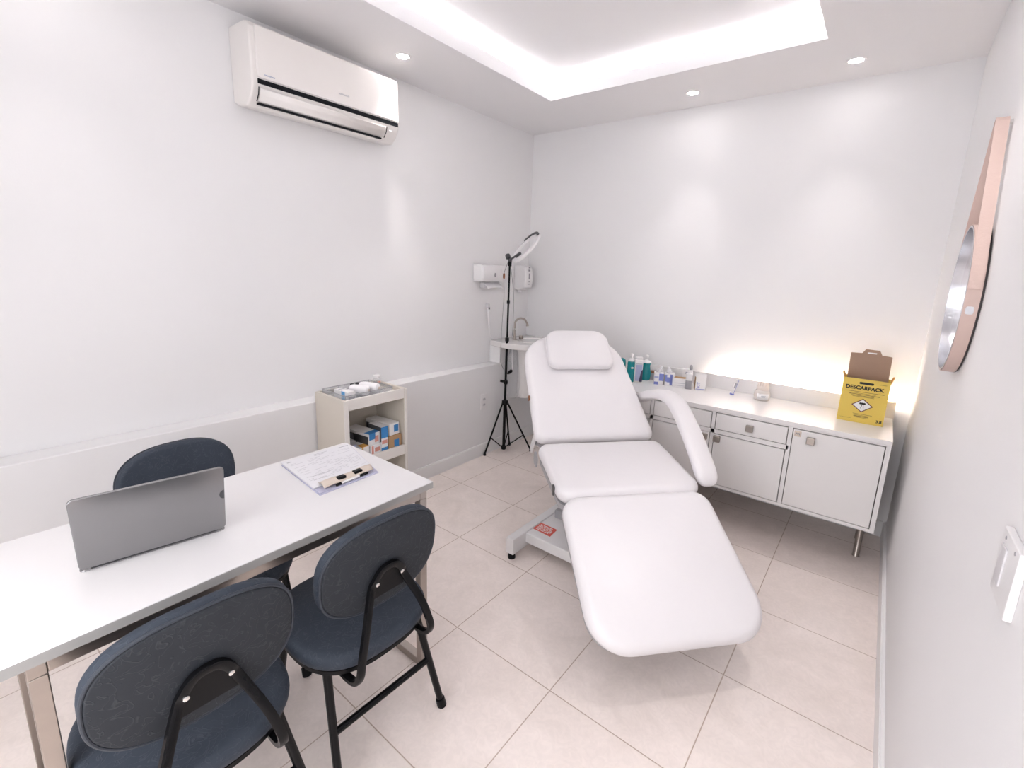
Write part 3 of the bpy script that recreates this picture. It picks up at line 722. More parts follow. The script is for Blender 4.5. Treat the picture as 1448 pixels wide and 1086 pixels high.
# ------------------------------------------------------------------ ring lamp on a tripod
def ring_lamp():
    bx, by = .206, -.53
    t = thing('ring_light', 'white ring lamp on a black telescopic tripod in front of the sink', 'lamp', (bx, by, 0))
    MB().cyl((0, 0, .03), (.0, 0, .46), .0125).obj('pole', M['blackmetal'], t)
    MB().cyl((0, 0, .46), (.002, 0, .95), .0095).obj('pole', M['blackmetal'], t)
    MB().cyl((.002, 0, .95), (.006, 0, 1.53), .0075).obj('pole', M['blackmetal'], t)
    for z, r, h in ((.43, .026, .035), (.60, .017, .03), (.95, .016, .03), (1.246, .0125, .03), (.04, .020, .03)):
        MB().lathe([(r*.9, -h/2), (r, -h/2+.004), (r, h/2-.004), (r*.9, h/2)], T((.003*z, 0, z)), 18).obj('collar', M['black'], t)
    MB().cyl((-.012, -.012, .605), (-.032, -.03, .612), .010).obj('clamp_knob', M['black'], t)
    MB().lathe([(.008, 0), (.013, .02), (.014, .045), (.006, .055)], T((.014, .008, .672)) @ Matrix.Rotation(.9, 4, 'Y'), 14).obj('clamp_lever', M['black'], t)
    feet = [(-.062, -.165), (.16, .165), (-.058, .15)]
    for fx, fy in feet:
        d = V((fx, fy, 0)).normalized()
        lg = MB().cyl((d.x*.02, d.y*.02, .43), (fx, fy, .012), .0072).obj('leg', M['blackmetal'], t)
        MB().lathe([(.011, 0), (.012, .004), (.010, .02), (.008, .03)], T((fx, fy, 0)), 12).obj('rubber_foot', M['black'], lg)
        k = .68
        MB().cyl((d.x*.015, d.y*.015, .045), (d.x*.02+(fx-d.x*.02)*k, d.y*.02+(fy-d.y*.02)*k, .43+(.012-.43)*k), .0045).obj('brace', M['blackmetal'], t)
    # head
    ctr = V((.364-bx, 0, 1.660))
    m0 = V((.84, .0, .54)).normalized(); v = V((-.60, .79, .045)).normalized()
    v = (v-m0*v.dot(m0)).normalized(); p = m0.cross(v); 
    if p.z < 0: p = -p
    q = (v*.955+p*.297).normalized()
    R = .125
    pts = [ctr+m0*(R*math.cos(2*PI*k/72))+q*(R*math.sin(2*PI*k/72)) for k in range(72)]
    nrm = m0.cross(q).normalized()
    if nrm.dot(p) > 0: nrm = -nrm      # lit face looks down and towards the room
    sec = [(-.016, -.008), (.016, -.008), (.018, 0), (.016, .008), (-.016, .008), (-.018, 0)]
    MB().sweep(pts, sec, up=nrm, closed=True).obj('ring_diffuser', M['white'], t)
    def arc(k0, k1, off, rr, m_, nm):
        pp = [ctr+m0*((R+rr)*math.cos(a))+q*((R+rr)*math.sin(a))-nrm*off for a in [2*PI*(k0+(k1-k0)*i/16) for i in range(17)]]
        MB().sweep(pp, [(-.010, -.005), (.010, -.005), (.010, .005), (-.010, .005)], up=nrm).obj(nm, m_, t)
    arc(.03, .30, .010, .006, M['darkgrey'], 'rear_housing')
    hd = ctr-m0*(R+.02)
    MB().cyl((.006, 0, 1.52), (.008, 0, 1.575), .014).obj('mount', M['black'], t)
    MB().lathe([(.004, -.02), (.018, -.016), (.020, 0), (.018, .016), (.004, .02)], frame_mx((-.006, -.01, 1.592), (.3, .9, 0), (.8, -.3, .5)), 18).obj('tilt_knob', M['darkgrey'], t)
    MB().tube([V((.004, -.004, 1.562)), V((.026, -.030, 1.555))+m0*.05, V((.026, -.034, 1.550))+m0*.125], .0115, 12).obj('tilt_bracket', M['darkgrey'], t)
    MB().tube(bez([(.0, -.014, 1.55), (-.025, -.03, 1.46), (-.022, -.03, 1.40), (-.02, -.028, 1.30), (-.03, -.03, 1.05), (-.035, -.03, .80), (-.028, -.025, .745), (-.008, -.012, .70)], 8), .0022, 6).obj('power_cable', M['cable'], t)
    MB().lathe([(.003, -.022), (.008, -.016), (.009, .0), (.008, .016), (.003, .022)], T((-.0235, -.03, 1.445)), 12).obj('inline_switch', M['rust'], t)
    MB().tube(bez([(.012, .01, 1.50), (.03, .03, 1.30), (.034, .03, 1.10), (.03, .03, .98)], 8), .0022, 6).obj('power_cable', M['cable'], t)
ring_lamp()

# ------------------------------------------------------------------ treatment chair
def treatment_chair():
    bx, by, bz = 1.4152, -1.1943, .6198
    ro, Ls, ti, w, wt, wf, Lb, ab, Ll, al = -.7271, .4967, -.1138, .6955, .6147, .6991, .8212, .627, .6247, -.5299
    org = V((1.62, -1.37, 0))
    t = thing('treatment_chair', 'white vinyl three-section treatment chair in the middle of the room', 'treatment chair', org)
    a = V((math.cos(ro), math.sin(ro), 0)); tt = V((-math.sin(ro), math.cos(ro), 0)); Z = V((0, 0, 1))
    A0 = V((bx, by, bz))-org
    s = a*math.cos(ti)+Z*math.sin(ti); B0 = A0+s*Ls
    l = a*math.cos(al)+Z*math.sin(al); b = -a*math.cos(ab)+Z*math.sin(ab)
    TH, R = .092, .040
    g = .006
    def sect(name, o, u, length, w0, w1, rad, crown):
        n = u.cross(tt)
        if n.z < 0: n = -n
        mx = frame_mx(o-n*TH, u, tt)
        if (mx.to_3x3() @ V((0, 0, 1))).dot(n) < 0: mx = frame_mx(o-n*TH, u, -tt)
        out = rpoly([(g, -w0/2), (length-g, -w1/2), (length-g, w1/2), (g, w0/2)], rad, 12)
        return MB().pad(out, TH-crown, R, crown, mx).obj(name, M['vinyl'], t), n, mx
    _, ns, mxs = sect('seat_cushion', A0, s, Ls, w, w, [.06, .075, .075, .06], .012)
    _, nl, mxl = sect('leg_cushion', B0, l, Ll+.015, w, wf+.012, [.085, .15, .15, .085], .014)
    _, nb, mxb = sect('back_cushion', A0, b, Lb+.01, w, wt+.02, [.05, .24, .24, .05], .014)
    # steel pans under the cushions
    for nm, mx, length, w0, w1, rad in (('seat_pan', mxs, Ls, w, w, .05), ('leg_pan', mxl, Ll, w, wf, .12), ('back_pan', mxb, Lb, w, wt, .20)):
        MB().prism(rpoly([(.02, -w0/2+.012), (length-.02, -w1/2+.012), (length-.02, w1/2-.012), (.02, w0/2-.012)], [.04, rad, rad, .04]), .026, mx @ T((0, 0, -.026))).obj(nm, M['greyframe'], t)
    # head pillow lying on the back, strapped to it
    pm = frame_mx(A0+nb*.0005, b, -tt)
    if (pm.to_3x3() @ V((0, 0, 1))).dot(nb) < 0: pm = frame_mx(A0+nb*.0005, b, tt)
    sg = 1 if (pm.to_3x3() @ V((0, 1, 0))).dot(tt) > 0 else -1
    po = rpoly([(.485, sg*-.20), (.80, sg*-.175), (.80, sg*.235), (.485, sg*.215)] if sg > 0 else [(.485, -.215), (.80, -.235), (.80, .175), (.485, .20)], [.05, .09, .09, .05], 10)
    MB().pad(po, .055, .024, .012, pm @ T((0, 0, -.004))).obj('head_pillow', M['vinyl'], t)
    mid = [(x, y) for x, y in po]
    MB().tube([pm @ V((x, y, .022)) for x, y in mid], .003, 6, up=nb, closed=True).obj('pillow_piping', M['vinyl'], t)
    # right arm rest: wide padded strap that runs forward from the back and bends down to the seat
    off = .400
    path = [(-.36, .735), (-.24, .785), (-.12, .822), (-.02, .834), (.08, .817), (.18, .757), (.27, .688), (.345, .622), (.405, .560), (.425, .515)]
    pp = bez([A0+a*u+tt*off+Z*(z-bz) for u, z in path], 6)
    n = len(pp); secs = []
    for i in range(n):
        f = i/(n-1); k = math.sqrt(max(0, 1-((f-.84)/.165)**2)) if f > .84 else 1
        k = max(k, .25)
        hw, hh = (.046+.010*f)*k, .029*k
        o = superell(2*hw, 2*hh, 3.2, 20); secs.append([(x, y) for x, y in o])
    MB().sweep(pp, secs, up=(a*.3+Z)).obj('arm_rest', M['vinyl'], t)
    MB().cyl(A0+a*(-.34)+tt*.30+Z*(.72-bz), A0+a*(-.34)+tt*.40+Z*(.735-bz), .016).obj('arm_pivot', M['greyframe'], t)
    # left side brackets and lever slot
    def side_plate(name, u0, u1, z0, z1, offt, m_, base, uu, nn):
        pts = rpoly([(u0, z0), (u1, z0), (u1, z1), (u0, z1)], min(u1-u0, z1-z0)*.35, 6)
        MB().prism(pts, .006, frame_mx(base-tt*offt, uu, nn)).obj(name, m_, t)
    side_plate('back_bracket', .03, .075, -.20, -.06, w/2-.004, M['frame'], A0, b, nb)
    side_plate('hinge_plate', -.02, .05, -.15, -.075, w/2-.002, M['greyframe'], A0, s, ns)
    side_plate('arm_socket', .375, .405, -.085, -.035, w/2-.0005, M['darkgrey'], A0, s, ns)
    side_plate('bolt_plate', .30, .325, -.062, -.03, w/2-.006, M['rust'], A0, b, nb)
    # column and base, which is turned square to the room
    def bw(name, lo, hi, m_, bev=.004): return box(name, (lo[0]-org.x, lo[1]-org.y, lo[2]), (hi[0]-org.x, hi[1]-org.y, hi[2]), m_, t, bevel=bev)
    bw('base_plate', (1.195, -1.535, .055), (2.02, -1.215, .112), M['frame'])
    for x in (1.155, 2.01):
        bw('cross_foot', (x-.004, -1.645, .030), (x+.044, -1.02, .12), M['frame'])
        for y in (-1.625, -1.04):
            MB().lathe([(.020, 0), (.021, .006), (.019, .02), (.017, .031)], T((x+.02-org.x, y-org.y, 0)), 14).obj('rubber_foot', M['black'], t)
    bw('column', (1.52, -1.46, .112), (1.78, -1.28, .36), M['frame'])
    bw('column_sleeve', (1.56, -1.43, .36), (1.74, -1.31, .50), M['greyframe'])
    bw('column_bracket', (1.225, -1.30, .1125), (1.29, -1.22, .16), M['greyframe'])
    # red warning sticker on the base plate
    P = lambda x, y: (x-org.x, y-org.y)
    st = MB().prism([P(1.200, -1.475), P(1.318, -1.482), P(1.310, -1.400), P(1.202, -1.398)], .0006, T((0, 0, .1122))).obj('warning_sticker', M['red'], t, smooth=False)
    ln = MB(); random.seed(5)
    for i in range(6):
        y = -1.466+i*.010
        x = 1.212
        while x < 1.29:
            k = .008+random.random()*.022; ln.box((x-org.x, y-org.y, .1128), (min(x+k, 1.302)-org.x, y+.005-org.y, .1131)); x += k+.005
    ln.obj('sticker_print', M['label'], st, smooth=False)
treatment_chair()

# ------------------------------------------------------------------ sideboard along the back wall
FY = -.56      # front face
def sideboard():
    x0, x1, zb_ = .86, 2.667, .25
    t = thing('sideboard', 'long white low cabinet with doors and drawers along the back wall', 'cabinet', (0, 0, 0))
    th = .02
    body = MB()
    body.box((x0, FY+.02, zb_), (x1, -.062, zb_+th))
    body.box((x0, FY+.02, zb_+th), (x0+th, -.062, CZ-.022)).box((x1-th, FY+.0, zb_), (x1, -.062, CZ-.022))
    body.box((x0+th, -.07, zb_+th), (x1-th, -.062, CZ-.022))
    body.obj('carcass', M['lam'], t, smooth=False)
    box('worktop', (x0-.004, FY-.004, CZ-.022), (x1+.002, -.061, CZ), M['lam'], t, bevel=.002)
    box('dark_interior', (x0+th, FY+.022, zb_+th), (x1-th, FY+.026, CZ-.022), M['gap'], t)
    # face frame
    fr = MB()
    fr.box((x0, FY, zb_), (x1, FY+.02, zb_+.018))
    cols = [1.455, 1.836, 2.236]
    for x in cols: fr.box((x-.010, FY+.001, zb_+.018), (x+.010, FY+.02, CZ-.022))
    fr.box((x0, FY+.001, .585), (cols[2], FY+.02, .610))
    fr.box((x0, FY, zb_+.018), (x0+.02, FY+.02, CZ-.022))
    fr.box((x1-.02, FY-.001, zb_), (x1, FY+.02, CZ-.022))
    fr.box((x0, FY, CZ-.030), (x1, FY+.018, CZ-.022))
    fr.obj('face_frame', M['lam'], t, smooth=False)
    def front(nm, xa, xb, za, zc, knob, knob_name='handle'):
        d = box(nm, (xa+.004, FY-.003, za+.004), (xb-.004, FY+.016, zc-.004), M['door'], t, bevel=.0015)
        if knob:
            kx, kz = knob
            k = box(knob_name, (kx-.019, FY-.024, kz-.019), (kx+.019, FY-.003, kz+.019), M['steel'], d, bevel=.003)
        return d
    z0, z1, z2, z3 = zb_+.018, .585, .610, CZ-.031
    front('drawer', x0+.02, cols[0]-.01, z2, z3, (1.16, .66)); front('door', x0+.02, cols[0]-.01, z0, z1, (1.42, .555))
    front('drawer', cols[0]+.01, cols[1]-.01, z2, z3, (1.645, .662)); front('door', cols[0]+.01, cols[1]-.01, z0, z1, (1.795, .555))
    front('drawer', cols[1]+.01, cols[2]-.01, z2, z3, (2.036, .660)); front('door', cols[1]+.01, cols[2]-.01, z0, z1, (1.868, .556))
    d = front('door', cols[2]+.01, x1-.02, z0, z3, (2.335, .664))
    lt = box('latch_plate', (2.256, FY-.0065, .672), (2.288, FY-.003, .703), M['beige'], d, bevel=.0015)
    MB().tube(bez([(2.262, FY-.0075, .682), (2.266, FY-.0075, .692), (2.272, FY-.0075, .685), (2.277, FY-.0075, .692), (2.281, FY-.0075, .682)], 5), .0018, 6, up=(0, 1, 0)).obj('latch_loop', M['greybox'], lt)
    for x in (.95, 1.48, 2.62):
        for y in (-.345, -.12):
            MB().lathe([(.019, 0), (.016, .004), (.0165, .25)], T((x, y, 0)), 18).obj('leg', M['steel'], t)
    # upstand with the LED strip behind it
    box('upstand', (x0, -.060, CZ-.02), (x1+.006, -.044, .838), M['lam'], t, bevel=.001)
    box('light_block_ledge', (x0, -.044, .785), (x1, -.001, .797), M['lam'], t)  # unseen ledge added to stop strip light leaking down behind the cabinet
    box('led_strip', (1.70, -.0435, .806), (x1-.005, -.0405, .818), M['warmled'], t)
sideboard()

# things on the sideboard
def lathe_bottle(name, label, cat, x, y, prof, m_, group=None, pump=None, n=24, cap=None):
    t = thing(name, label, cat, (x, y, CZ), 0, group)
    MB().lathe(prof, n=n).obj('bottle_body', m_, t)
    top = prof[-1][1]
    if pump:
        MB().lathe([(.019, top-.002), (.020, top+.006), (.016, top+.016), (.009, top+.022), (.008, top+.032), (.011, top+.034), (.011, top+.05), (.009, top+.053), (.001, top+.053)], n=18).obj('pump_cap', M['white'], t)
    return t
b = lathe_bottle('pump_bottle', 'tall slim teal bottle with white pump, left of the lavender bottle', 'bottle', 1.187, -.335, [(.022, 0), (.026, .004), (.026, .135), (.024, .145), (.018, .150)], M['teal'], 'teal bottles on the sideboard', pump=True)
MB().prism(superell(.018, .014, 3, 16), .0008, frame_mx((.018, -.0185, .105), (.75, .66, 0), (0, 0, 1))).obj('pale_emblem', M['label'], b)
b = lathe_bottle('pump_bottle', 'curvy teal bottle with white pump, right of the lavender bottle', 'bottle', 1.238, -.185, [(.028, 0), (.033, .004), (.036, .03), (.035, .06), (.029, .09), (.027, .105), (.030, .12), (.032, .128)], M['teal'], 'teal bottles on the sideboard', pump=True)
MB().lathe([(.034, .126), (.035, .130), (.029, .138), (.020, .142)], n=20).obj('shoulder_cap', M['white'], b)
lathe_bottle('teal_bottle', 'teal rounded bottle mostly hidden behind the treatment chair back', 'bottle', 1.095, -.29, [(.024, 0), (.028, .005), (.028, .12), (.024, .142), (.012, .152), (.002, .154)], M['teal'], 'teal bottles on the sideboard')
def lavender_bottle():
    t = thing('lotion_bottle', 'flat white and lavender bottle between the two teal pump bottles', 'bottle', (1.228, -.305, CZ), math.radians(38))
    MB().pad(rpoly([(-.03, -.018), (.03, -.018), (.03, .018), (-.03, .018)], .010), .165, .006).obj('bottle_body', M['white'], t)
    MB().pad(rpoly([(-.026, -.016), (.026, -.016), (.026, .016), (-.026, .016)], .010), .016, .005, mx=T((0, 0, .166))).obj('bottle_cap', M['white'], t)
    box('lavender_label', (-.022, -.0188, .012), (.024, -.0179, .128), M['lavender'], t)
    MB().prism([(.006, .006), (.029, .006), (.029, .095), (.018, .085)], .0008, frame_mx((0, -.0187, 0), (1, 0, 0), (0, 0, 1))).obj('navy_panel', M['navy'], t)
    box('grey_line', (-.022, -.0192, .131), (.024, -.0184, .136), M['greytext'], t)
lavender_bottle()
def ctn(name, label, cat, x, y, w, d, h, rz, body, patches=(), group=None):
    """box on the sideboard: w along the wall, d deep, h tall; front looks to the room (-y)"""
    t = thing(name, label, cat, (x, y, CZ), rz, group)
    box('carton', (-w/2, -d/2, 0), (w/2, d/2, h), body, t, bevel=.001)
    for f, u0, u1, v0, v1, m_, nm in patches:
        if f == 'front': box(nm, (-w/2+u0*w, -d/2-.0006, v0*h), (-w/2+u1*w, -d/2, v1*h), m_, t)
        elif f == 'right': box(nm, (w/2, -d/2+u0*d, v0*h), (w/2+.0006, -d/2+u1*d, v1*h), m_, t)
        else: box(nm, (-w/2+u0*w, -d/2+v0*d, h), (-w/2+u1*w, -d/2+v1*d, h+.0006), m_, t)
    return t
def tissue_tuft(t, h, lean):
    m = MB()
    def f(u, v):
        a = (u-.5)*.05*(1-.75*v); return (a+lean*v, .012*math.sin(u*9)*(1-v*.6), h+.045*v)
    m.grid(f, 14, 6).obj('tissue', M['tissue'], t, solid=.0012)
RZ = .62
tb = ctn('tissue_box', 'blue and white patterned tissue box, left of the pair', 'tissue box', 1.352, -.225, .062, .09, .078, RZ-.2, M['label'],
    [('front', 0, .45, 0, .25, M['periwinkle'], 'blue_patch'), ('front', .5, 1, .35, 1, M['periwinkle'], 'blue_patch'), ('front', 0, .45, .6, .75, M['lavender'], 'blue_patch'), ('front', .95, 1, 0, .3, M['rust'], 'rust_corner')], 'tissue boxes')
tissue_tuft(tb, .078, .015)
tb = ctn('tissue_box', 'blue and white patterned tissue box, right of the pair, tissue standing up', 'tissue box', 1.422, -.205, .066, .09, .080, RZ-.2, M['label'],
    [('front', .0, .2, .35, .95, M['periwinkle'], 'blue_patch'), ('front', .2, .75, .3, .75, M['periwinkle'], 'blue_patch'), ('front', .5, .75, .1, 1, M['periwinkle'], 'blue_patch'), ('front', .1, .6, 0, .2, M['label'], 'white_patch')], 'tissue boxes')
tissue_tuft(tb, .080, -.01)
ctn('rust_box', 'small grey box with rust brown top behind the curvy teal bottle', 'box', 1.285, -.13, .06, .04, .062, RZ-.3, M['greybox'], [('front', 0, 1, .78, 1, M['rust'], 'rust_band'), ('top', 0, 1, 0, 1, M['rust'], 'rust_top')])
ctn('glove_box', 'low white box with a peach top, right of the tissue boxes', 'box', 1.500, -.215, .080, .06, .064, RZ-.3, M['label'], [('front', .08, .9, .45, .5, M['greytext'], 'printed_line'), ('front', .08, .9, .2, .24, M['greytext'], 'printed_line'), ('top', 0, 1, 0, 1, M['kraft'], 'peach_top')])
ctn('cream_box', 'upright white box with grey side behind the peach topped box', 'box', 1.515, -.135, .055, .045, .115, RZ-.3, M['label'], [('right', 0, 1, 0, 1, M['greybox'], 'grey_side'), ('front', .35, .6, .72, .86, M['greytext'], 'printed_mark')])
def spray():
    t = thing('grey_bottle', 'clear bottle with grey liquid and white sides, left of the box with blue lettering', 'bottle', (1.566, -.235, CZ), .5)
    MB().pad(rpoly([(-.020, -.016), (.020, -.016), (.020, .016), (-.020, .016)], .008), .058, .005).obj('grey_base', M['greybox'], t)
    MB().pad(rpoly([(-.020, -.016), (.020, -.016), (.020, .016), (-.020, .016)], .008), .050, .006, mx=T((0, 0, .058))).obj('bottle_shoulder', M['white'], t)
    MB().lathe([(.010, .108), (.009, .113), (.008, .120), (.001, .120)], n=16).obj('stopper', M['white'], t)
spray()
def slim_tube():
    t = thing('slim_bottle', 'slim bottle with a grey cap behind the clear grey bottle', 'bottle', (1.548, -.155, CZ))
    MB().lathe([(.013, 0), (.014, .004), (.014, .11), (.009, .118)], n=18).obj('bottle_body', M['white'], t)
    MB().lathe([(.010, .118), (.011, .122), (.011, .142), (.006, .152), (.001, .153)], n=18).obj('bottle_cap', M['greybox'], t)
slim_tube()
def kit_box():
    t = thing('open_carton', 'open white carton with blue lettering at the right end of the bottle row', 'box', (1.628, -.185, CZ), .42)
    w, d, h, e = .066, .055, .085, .0015
    m = MB()
    m.box((-w/2, -d/2, 0), (w/2, d/2, .0015)).box((-w/2, -d/2, 0), (w/2, -d/2+e, h)).box((-w/2, d/2-e, 0), (w/2, d/2, h+.02)).box((w/2-e, -d/2, 0), (w/2, d/2, h)).box((-w/2, -d/2, 0), (-w/2+e, d/2, h))
    m.obj('carton', M['label'], t, smooth=False)
    box('kraft_side', (-w/2-.0006, -d/2, 0), (-w/2, d/2, h), M['kraft'], t)
    fl = MB(); fl.box((-w/2, -d/2, h), (w/2, -d/2+e, h+.028), T((0, -.0, 0)))
    fl.obj('front_flap', M['label'], t, smooth=False)
    text('blue_lettering', 'KIT', .026, M['periwinkle'], frame_mx((-.012, -d/2-.0008, .035), (0, 0, 1), (-1, 0, 0)), t)
    box('blue_band', (w/2, -d/2+.004, .012), (w/2+.0006, d/2-.004, .018), M['periwinkle'], t)
    box('blue_band', (w/2, -d/2+.004, .040), (w/2+.0006, d/2-.004, .044), M['periwinkle'], t)
    box('blue_band', (-w/2+.004, -d/2-.0006, .004), (w/2-.004, -d/2, .008), M['periwinkle'], t)
kit_box()
def thermometer():
    t = thing('thermometer', 'small white and blue stick leaning upright alone on the sideboard', 'thermometer', (1.832, -.18, CZ), 0)
    t.rotation_euler = (0, .24, .5)
    MB().pad(rpoly([(-.008, -.006), (.008, -.006), (.008, .006), (-.008, .006)], .004), .108, .004).obj('casing', M['white'], t)
    box('blue_stripe', (.0078, -.0055, .004), (.0098, .0055, .104), M['periwinkle'], t, bevel=.0005)
    MB().pad(rpoly([(-.012, -.011), (.014, -.011), (.014, .011), (-.012, .011)], .005), .010, .003).obj('foot', M['periwinkle'], t)
    box('display', (-.005, -.0068, .050), (.005, -.0059, .082), M['greytext'], t)
thermometer()
def cotton_jar():
    t = thing('cotton_jar', 'squat glass jar with a white label, filled with cotton pads', 'jar', (2.008, -.165, CZ))
    MB().lathe([(.040, 0), (.045, .004), (.046, .045), (.042, .058), (.036, .064)], n=30).obj('jar_body', M['creamjar'], t)
    def lb(u, v): a = -PI/2+.35+(u-.5)*1.5; return (.0466*math.cos(a), .0466*math.sin(a), .010+.036*v)
    MB().grid(lb, 12, 2).obj('jar_label', M['label'], t, solid=.0005)
    for zz, u0, u1 in ((.030, .3, .7), (.024, .35, .65)):
        MB().grid(lambda u, v: (.0472*math.cos(-PI/2+.35+(u0+(u1-u0)*u-.5)*1.5), .0472*math.sin(-PI/2+.35+(u0+(u1-u0)*u-.5)*1.5), zz+.003*v), 8, 1).obj('label_print', M['greytext'], t, solid=.0003)
    MB().lathe([(.034, .062), (.036, .075), (.035, .088), (.030, .096), (.010, .100), (.001, .100)], n=24).obj('pad_stack', M['cotton'], t)
    m = MB(); random.seed(9)
    for k in range(11):
        a = 2*PI*k/11; r = .020+.008*random.random()
        m.lathe([(.008, 0), (.009, .010), (.006, .020+.008*random.random()), (.001, .032)], T((r*math.cos(a), r*math.sin(a), .086)) @ Matrix.Rotation(.4*random.random(), 4, 'X'), 10)
    m.obj('cotton_tufts', M['cotton'], t)
cotton_jar()
def sharps_box():
    w, d, h = .206, .13, .238
    t = thing('sharps_box', 'yellow cardboard sharps container with raised brown flap, right end of the sideboard', 'box', (2.521, -.30+d/2-.005, CZ), 0)
    f = -d/2; e = .003
    m = MB()
    m.box((-w/2, f, 0), (w/2, d/2, e))
    m.box((-w/2, f, e), (w/2, f+e, h-.012)).box((-w/2, d/2-e, e), (w/2, d/2, h))
    m.box((-w/2, f+e, e), (-w/2+e, d/2-e, h)).box((w/2-e, f+e, e), (w/2, d/2-e, h))
    m.obj('carton', M['yellow'], t, smooth=False)
    # front top edge with a shallow dip is the handle panel
    box('front_rim', (-w/2, f, h-.012), (w/2, f+e, h+.004), M['yellow'], t)
    MB().prism(rpoly([(-.032, -.006), (.032, -.006), (.032, .006), (-.032, .006)], .0055), .001, frame_mx((.002, f-.0002, h-.018), (1, 0, 0), (0, 0, 1))).obj('hand_slot', M['ink'], t)
    # raised rear flap with its hand tab and slot
    fl = [(-w/2+.010, 0), (w/2-.010, 0), (w/2-.012, .142), (.045, .146), (.033, .170), (-.030, .172), (-.044, .148), (-w/2+.008, .146)]
    flm = frame_mx((0, d/2-.004, h-.02), (1, 0, 0), (0, .05, 1))
    fb = MB(); fb.prism(rpoly(fl, .004, 3), .004, flm @ T((0, 0, 0)))
    flap = fb.obj('rear_flap', M['flapbrown'], t, smooth=False)
    MB().prism(rpoly([(-.020, -.0035), (.022, -.0035), (.022, .0035), (-.020, .0035)], .003), .0006, flm @ T((0, .152, .0041))).obj('tab_slot', M['label'], flap)
    for s in (-1, 1):
        MB().prism([(f, 0), (f+.10, 0), (f+.085, .03), (f+.01, .036)], .003, frame_mx((s*(w/2-.002), 0, h-.004), (0, 1, 0), (s*.32, 0, 1))).obj('side_flap', M['orange'], t, smooth=False)
    def onf(x, z): return frame_mx((x, f-.0006, z), (1, 0, 0), (0, 0, 1))
    text('lettering', 'DESCARPACK', .0275, M['ink'], onf(-.004, .193) @ Matrix.Diagonal((.97, 1, 1, 1)), t, bold=.0011)
    bars = MB(); random.seed(11)
    for z, xa, xb, hh in ((.171, -.085, .085, .0022), (.163, -.055, .05, .0016), (.157, -.062, .062, .003), (.150, -.055, .045, .0024), (.145, -.05, .045, .002), (.049, -.035, .05, .002), (.042, -.03, .035, .0016), (.036, -.03, .035, .004), (.030, -.025, .03, .0016), (.020, -.09, -.04, .0012)):
        bars.box((xa, f-.0008, z-hh/2), (xb, f, z+hh/2))
    bars.box((-.066, f-.0009, .155), (-.060, f, .1595)).box((.058, f-.0009, .155), (.068, f, .1585))
    bars.obj('small_print', M['brownink'], t, smooth=False)
    MB().prism([(-.048, 0), (0, -.038), (.048, 0), (0, .038)], .0012, onf(.0, .098) @ T((0, 0, -.0006))).obj('symbol_border', M['maroon'], t)
    MB().prism([(-.041, 0), (0, -.0325), (.041, 0), (0, .0325)], .0014, onf(.0, .098) @ T((0, 0, -.0004))).obj('symbol_field', M['label'], t)
    sy = MB()
    for cx in (-.008, 0, .008):
        sy.prism([(cx+.0065*math.cos(2*PI*k/16), .011+.0055*math.sin(2*PI*k/16)) for k in range(16)], .0006, onf(0, .098) @ T((0, 0, .0011)))
    sy.prism([(-.006, -.016), (-.003, -.016), (.0, .006), (-.003, .006)], .0006, onf(0, .098) @ T((0, 0, .0011)))
    sy.prism([(.005, -.014), (.008, -.014), (.006, .006), (.003, .006)], .0006, onf(0, .098) @ T((0, 0, .0011)))
    sy.obj('symbol', M['ink'], t, smooth=False)
    text('volume_mark', '3.8', .021, M['ink'], onf(.083, .022), t, bold=.0006)
    text('corner_print', 'ooooo', .010, M['brownink'], onf(.075, .224), t)
sharps_box()

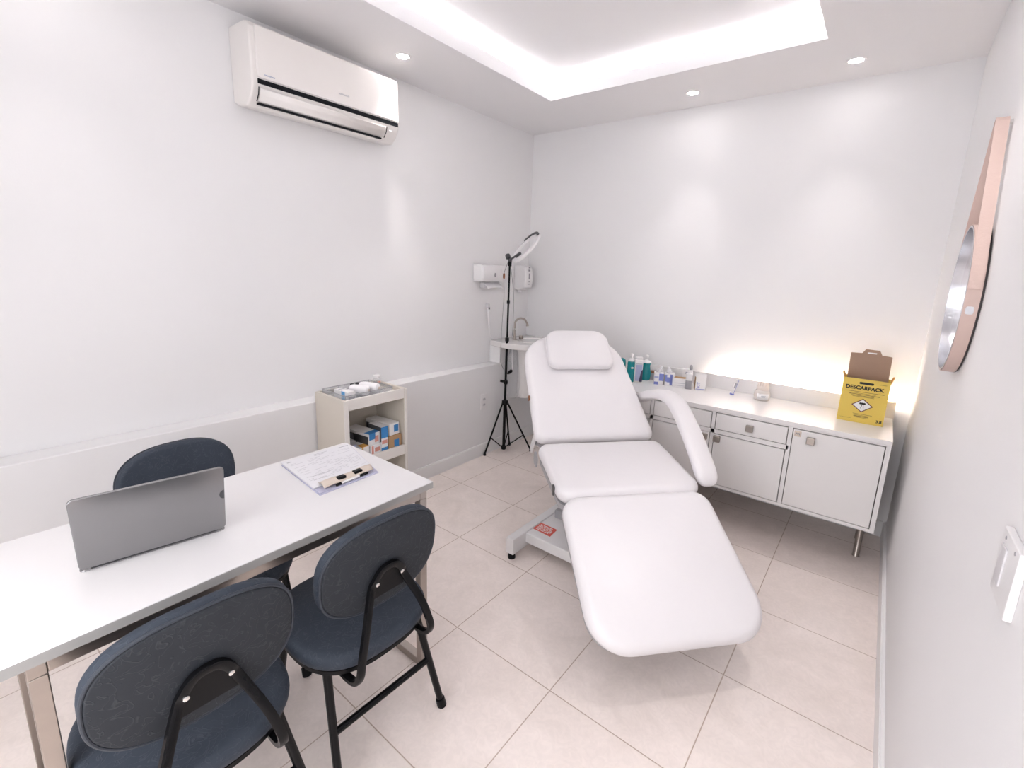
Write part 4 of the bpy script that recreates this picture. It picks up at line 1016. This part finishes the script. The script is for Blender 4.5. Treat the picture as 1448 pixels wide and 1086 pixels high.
# ------------------------------------------------------------------ mirror on the right wall
def mirror():
    xf, y0, z0, R, d = 2.7045, -1.387, 1.4562, .2225, .0345
    t = thing('round_mirror', 'round mirror in a pinkish leather band hanging on the right wall', 'mirror', (W, y0, z0))
    def ring(r, x): return [(x-W, r*math.cos(2*PI*k/96), r*math.sin(2*PI*k/96)) for k in range(96)]
    MB().rings([ring(R, xf), ring(R+.002, xf), ring(R+.002, W-.006), ring(R, W-.006)], closed=True).obj('leather_band', M['leather'], t)
    MB().rings([ring(R-.001, xf-.0015), ring(R-.006, xf-.0015), ring(R-.006, W-.010), ring(R-.001, W-.010)], closed=True).obj('silver_rim', M['silverrim'], t)
    MB().rings([ring(R-.006, W-.014), ring(R-.006, W-.010)]).obj('mirror_glass', M['mirror'], t)
    MB().rings([ring(R-.004, W-.006), ring(R-.004, W-.0005)]).obj('backing', M['fuse'], t)
    # strap: two leather straps rising from the band to one hook
    top = V((2.723-W, 0, 1.972-z0))
    hook = thing('wall_hook', 'small peg on the right wall holding the mirror strap', 'hook', (W, y0, 1.965))
    MB().cyl((0, 0, 0), (-.036, 0, 0), .006).obj('peg', M['chrome'], hook)
    wd = (W-.008-xf)/2; xm = (xf+W-.008)/2-W
    th = math.asin(min(1, R/(top.z)))
    ang = PI/2-math.acos(R/top.z)
    for s in (-1, 1):
        ta = PI/2-s*math.acos((R+.004)/(top.z-.006))
        p1 = V((xm, (R+.0038)*math.cos(ta), (R+.0038)*math.sin(ta)))
        ext = [V((xm, (R+.0038)*math.cos(ta-s*.1*i), (R+.0038)*math.sin(ta-s*.1*i))) for i in (3, 2, 1)]
        pth = ext+[p1, V((xm, s*.012, top.z-.004)), V((xm, 0, top.z+.006))]
        rs = []
        for i, q in enumerate(pth):
            dd = (pth[min(i+1, len(pth)-1)]-pth[max(i-1, 0)]).normalized(); nn = V((0, -dd.z, dd.y))
            rs.append([q+V((-wd, 0, 0))+nn*.0014, q+V((wd, 0, 0))+nn*.0014, q+V((wd, 0, 0))-nn*.0014, q+V((-wd, 0, 0))-nn*.0014])
        MB().rings(rs).obj('strap', M['leather'], t, smooth=False)
    a = PI+.10
    MB().prism(superell(.018, .022, 4, 20), .002, frame_mx((xm, (R+.002)*math.cos(a), (R+.002)*math.sin(a)), (1, 0, 0), (0, -math.sin(a), math.cos(a)))).obj('buckle', M['silverrim'], t)
mirror()

# ------------------------------------------------------------------ switch box on the right wall
def switch():
    t = thing('light_switch', 'white boxy light switch low on the right wall, at the picture edge', 'switch', (W, -2.455, 1.09))
    MB().pad(rpoly([(-.052, -.052), (.052, -.052), (.052, .052), (-.052, .052)], .003), .010, .002, mx=frame_mx((0, 0, 0), (0, -1, 0), (0, 0, 1))).obj('cover_plate', M['white'], t)
    MB().pad(rpoly([(-.036, -.030), (-.004, -.030), (-.004, .030), (-.036, .030)], .003), .0025, .001, mx=frame_mx((-.0098, 0, 0), (0, -1, 0), (0, 0, 1))).obj('rocker', M['switchpanel'], t)
    for y, z in ((.030, .040), (-.030, .043)):
        MB().cyl((-.0098, y, z), (-.0108, y, z), .003, n=10).obj('screw', M['greybox'], t)
switch()

# ------------------------------------------------------------------ camera and view
cam = bpy.data.cameras.new('camera'); co = bpy.data.objects.new('camera', cam); C.objects.link(co)
F, yaw, pitch, roll = 660.77, -.6546, -.2058, .0366
DX, DY = 9.9758, -24.371
f = V((math.sin(yaw)*math.cos(pitch), math.cos(yaw)*math.cos(pitch), math.sin(pitch)))
r = V((math.cos(yaw), -math.sin(yaw), 0)); u = r.cross(f)
r2 = r*math.cos(roll)+u*math.sin(roll); u2 = -r*math.sin(roll)+u*math.cos(roll)
mw = Matrix((r2, u2, -f)).transposed().to_4x4(); mw.translation = V((2.5327, -3.389, 1.5005))
co.matrix_world = mw
cam.sensor_fit = 'HORIZONTAL'; cam.sensor_width = 36; cam.lens = F*36/1448
cam.shift_x = -DX/1448; cam.shift_y = DY/1448
cam.clip_start = .02; cam.clip_end = 50
sc.camera = co
w_ = bpy.data.worlds.new('world'); sc.world = w_; w_.use_nodes = True
w_.node_tree.nodes['Background'].inputs[0].default_value = (.96, .97, 1, 1)
w_.node_tree.nodes['Background'].inputs[1].default_value = .98
vs = sc.view_settings
vs.view_transform = 'Standard'; vs.look = 'None'; vs.gamma = 1; vs.use_curve_mapping = False
vs.exposure = 2.35
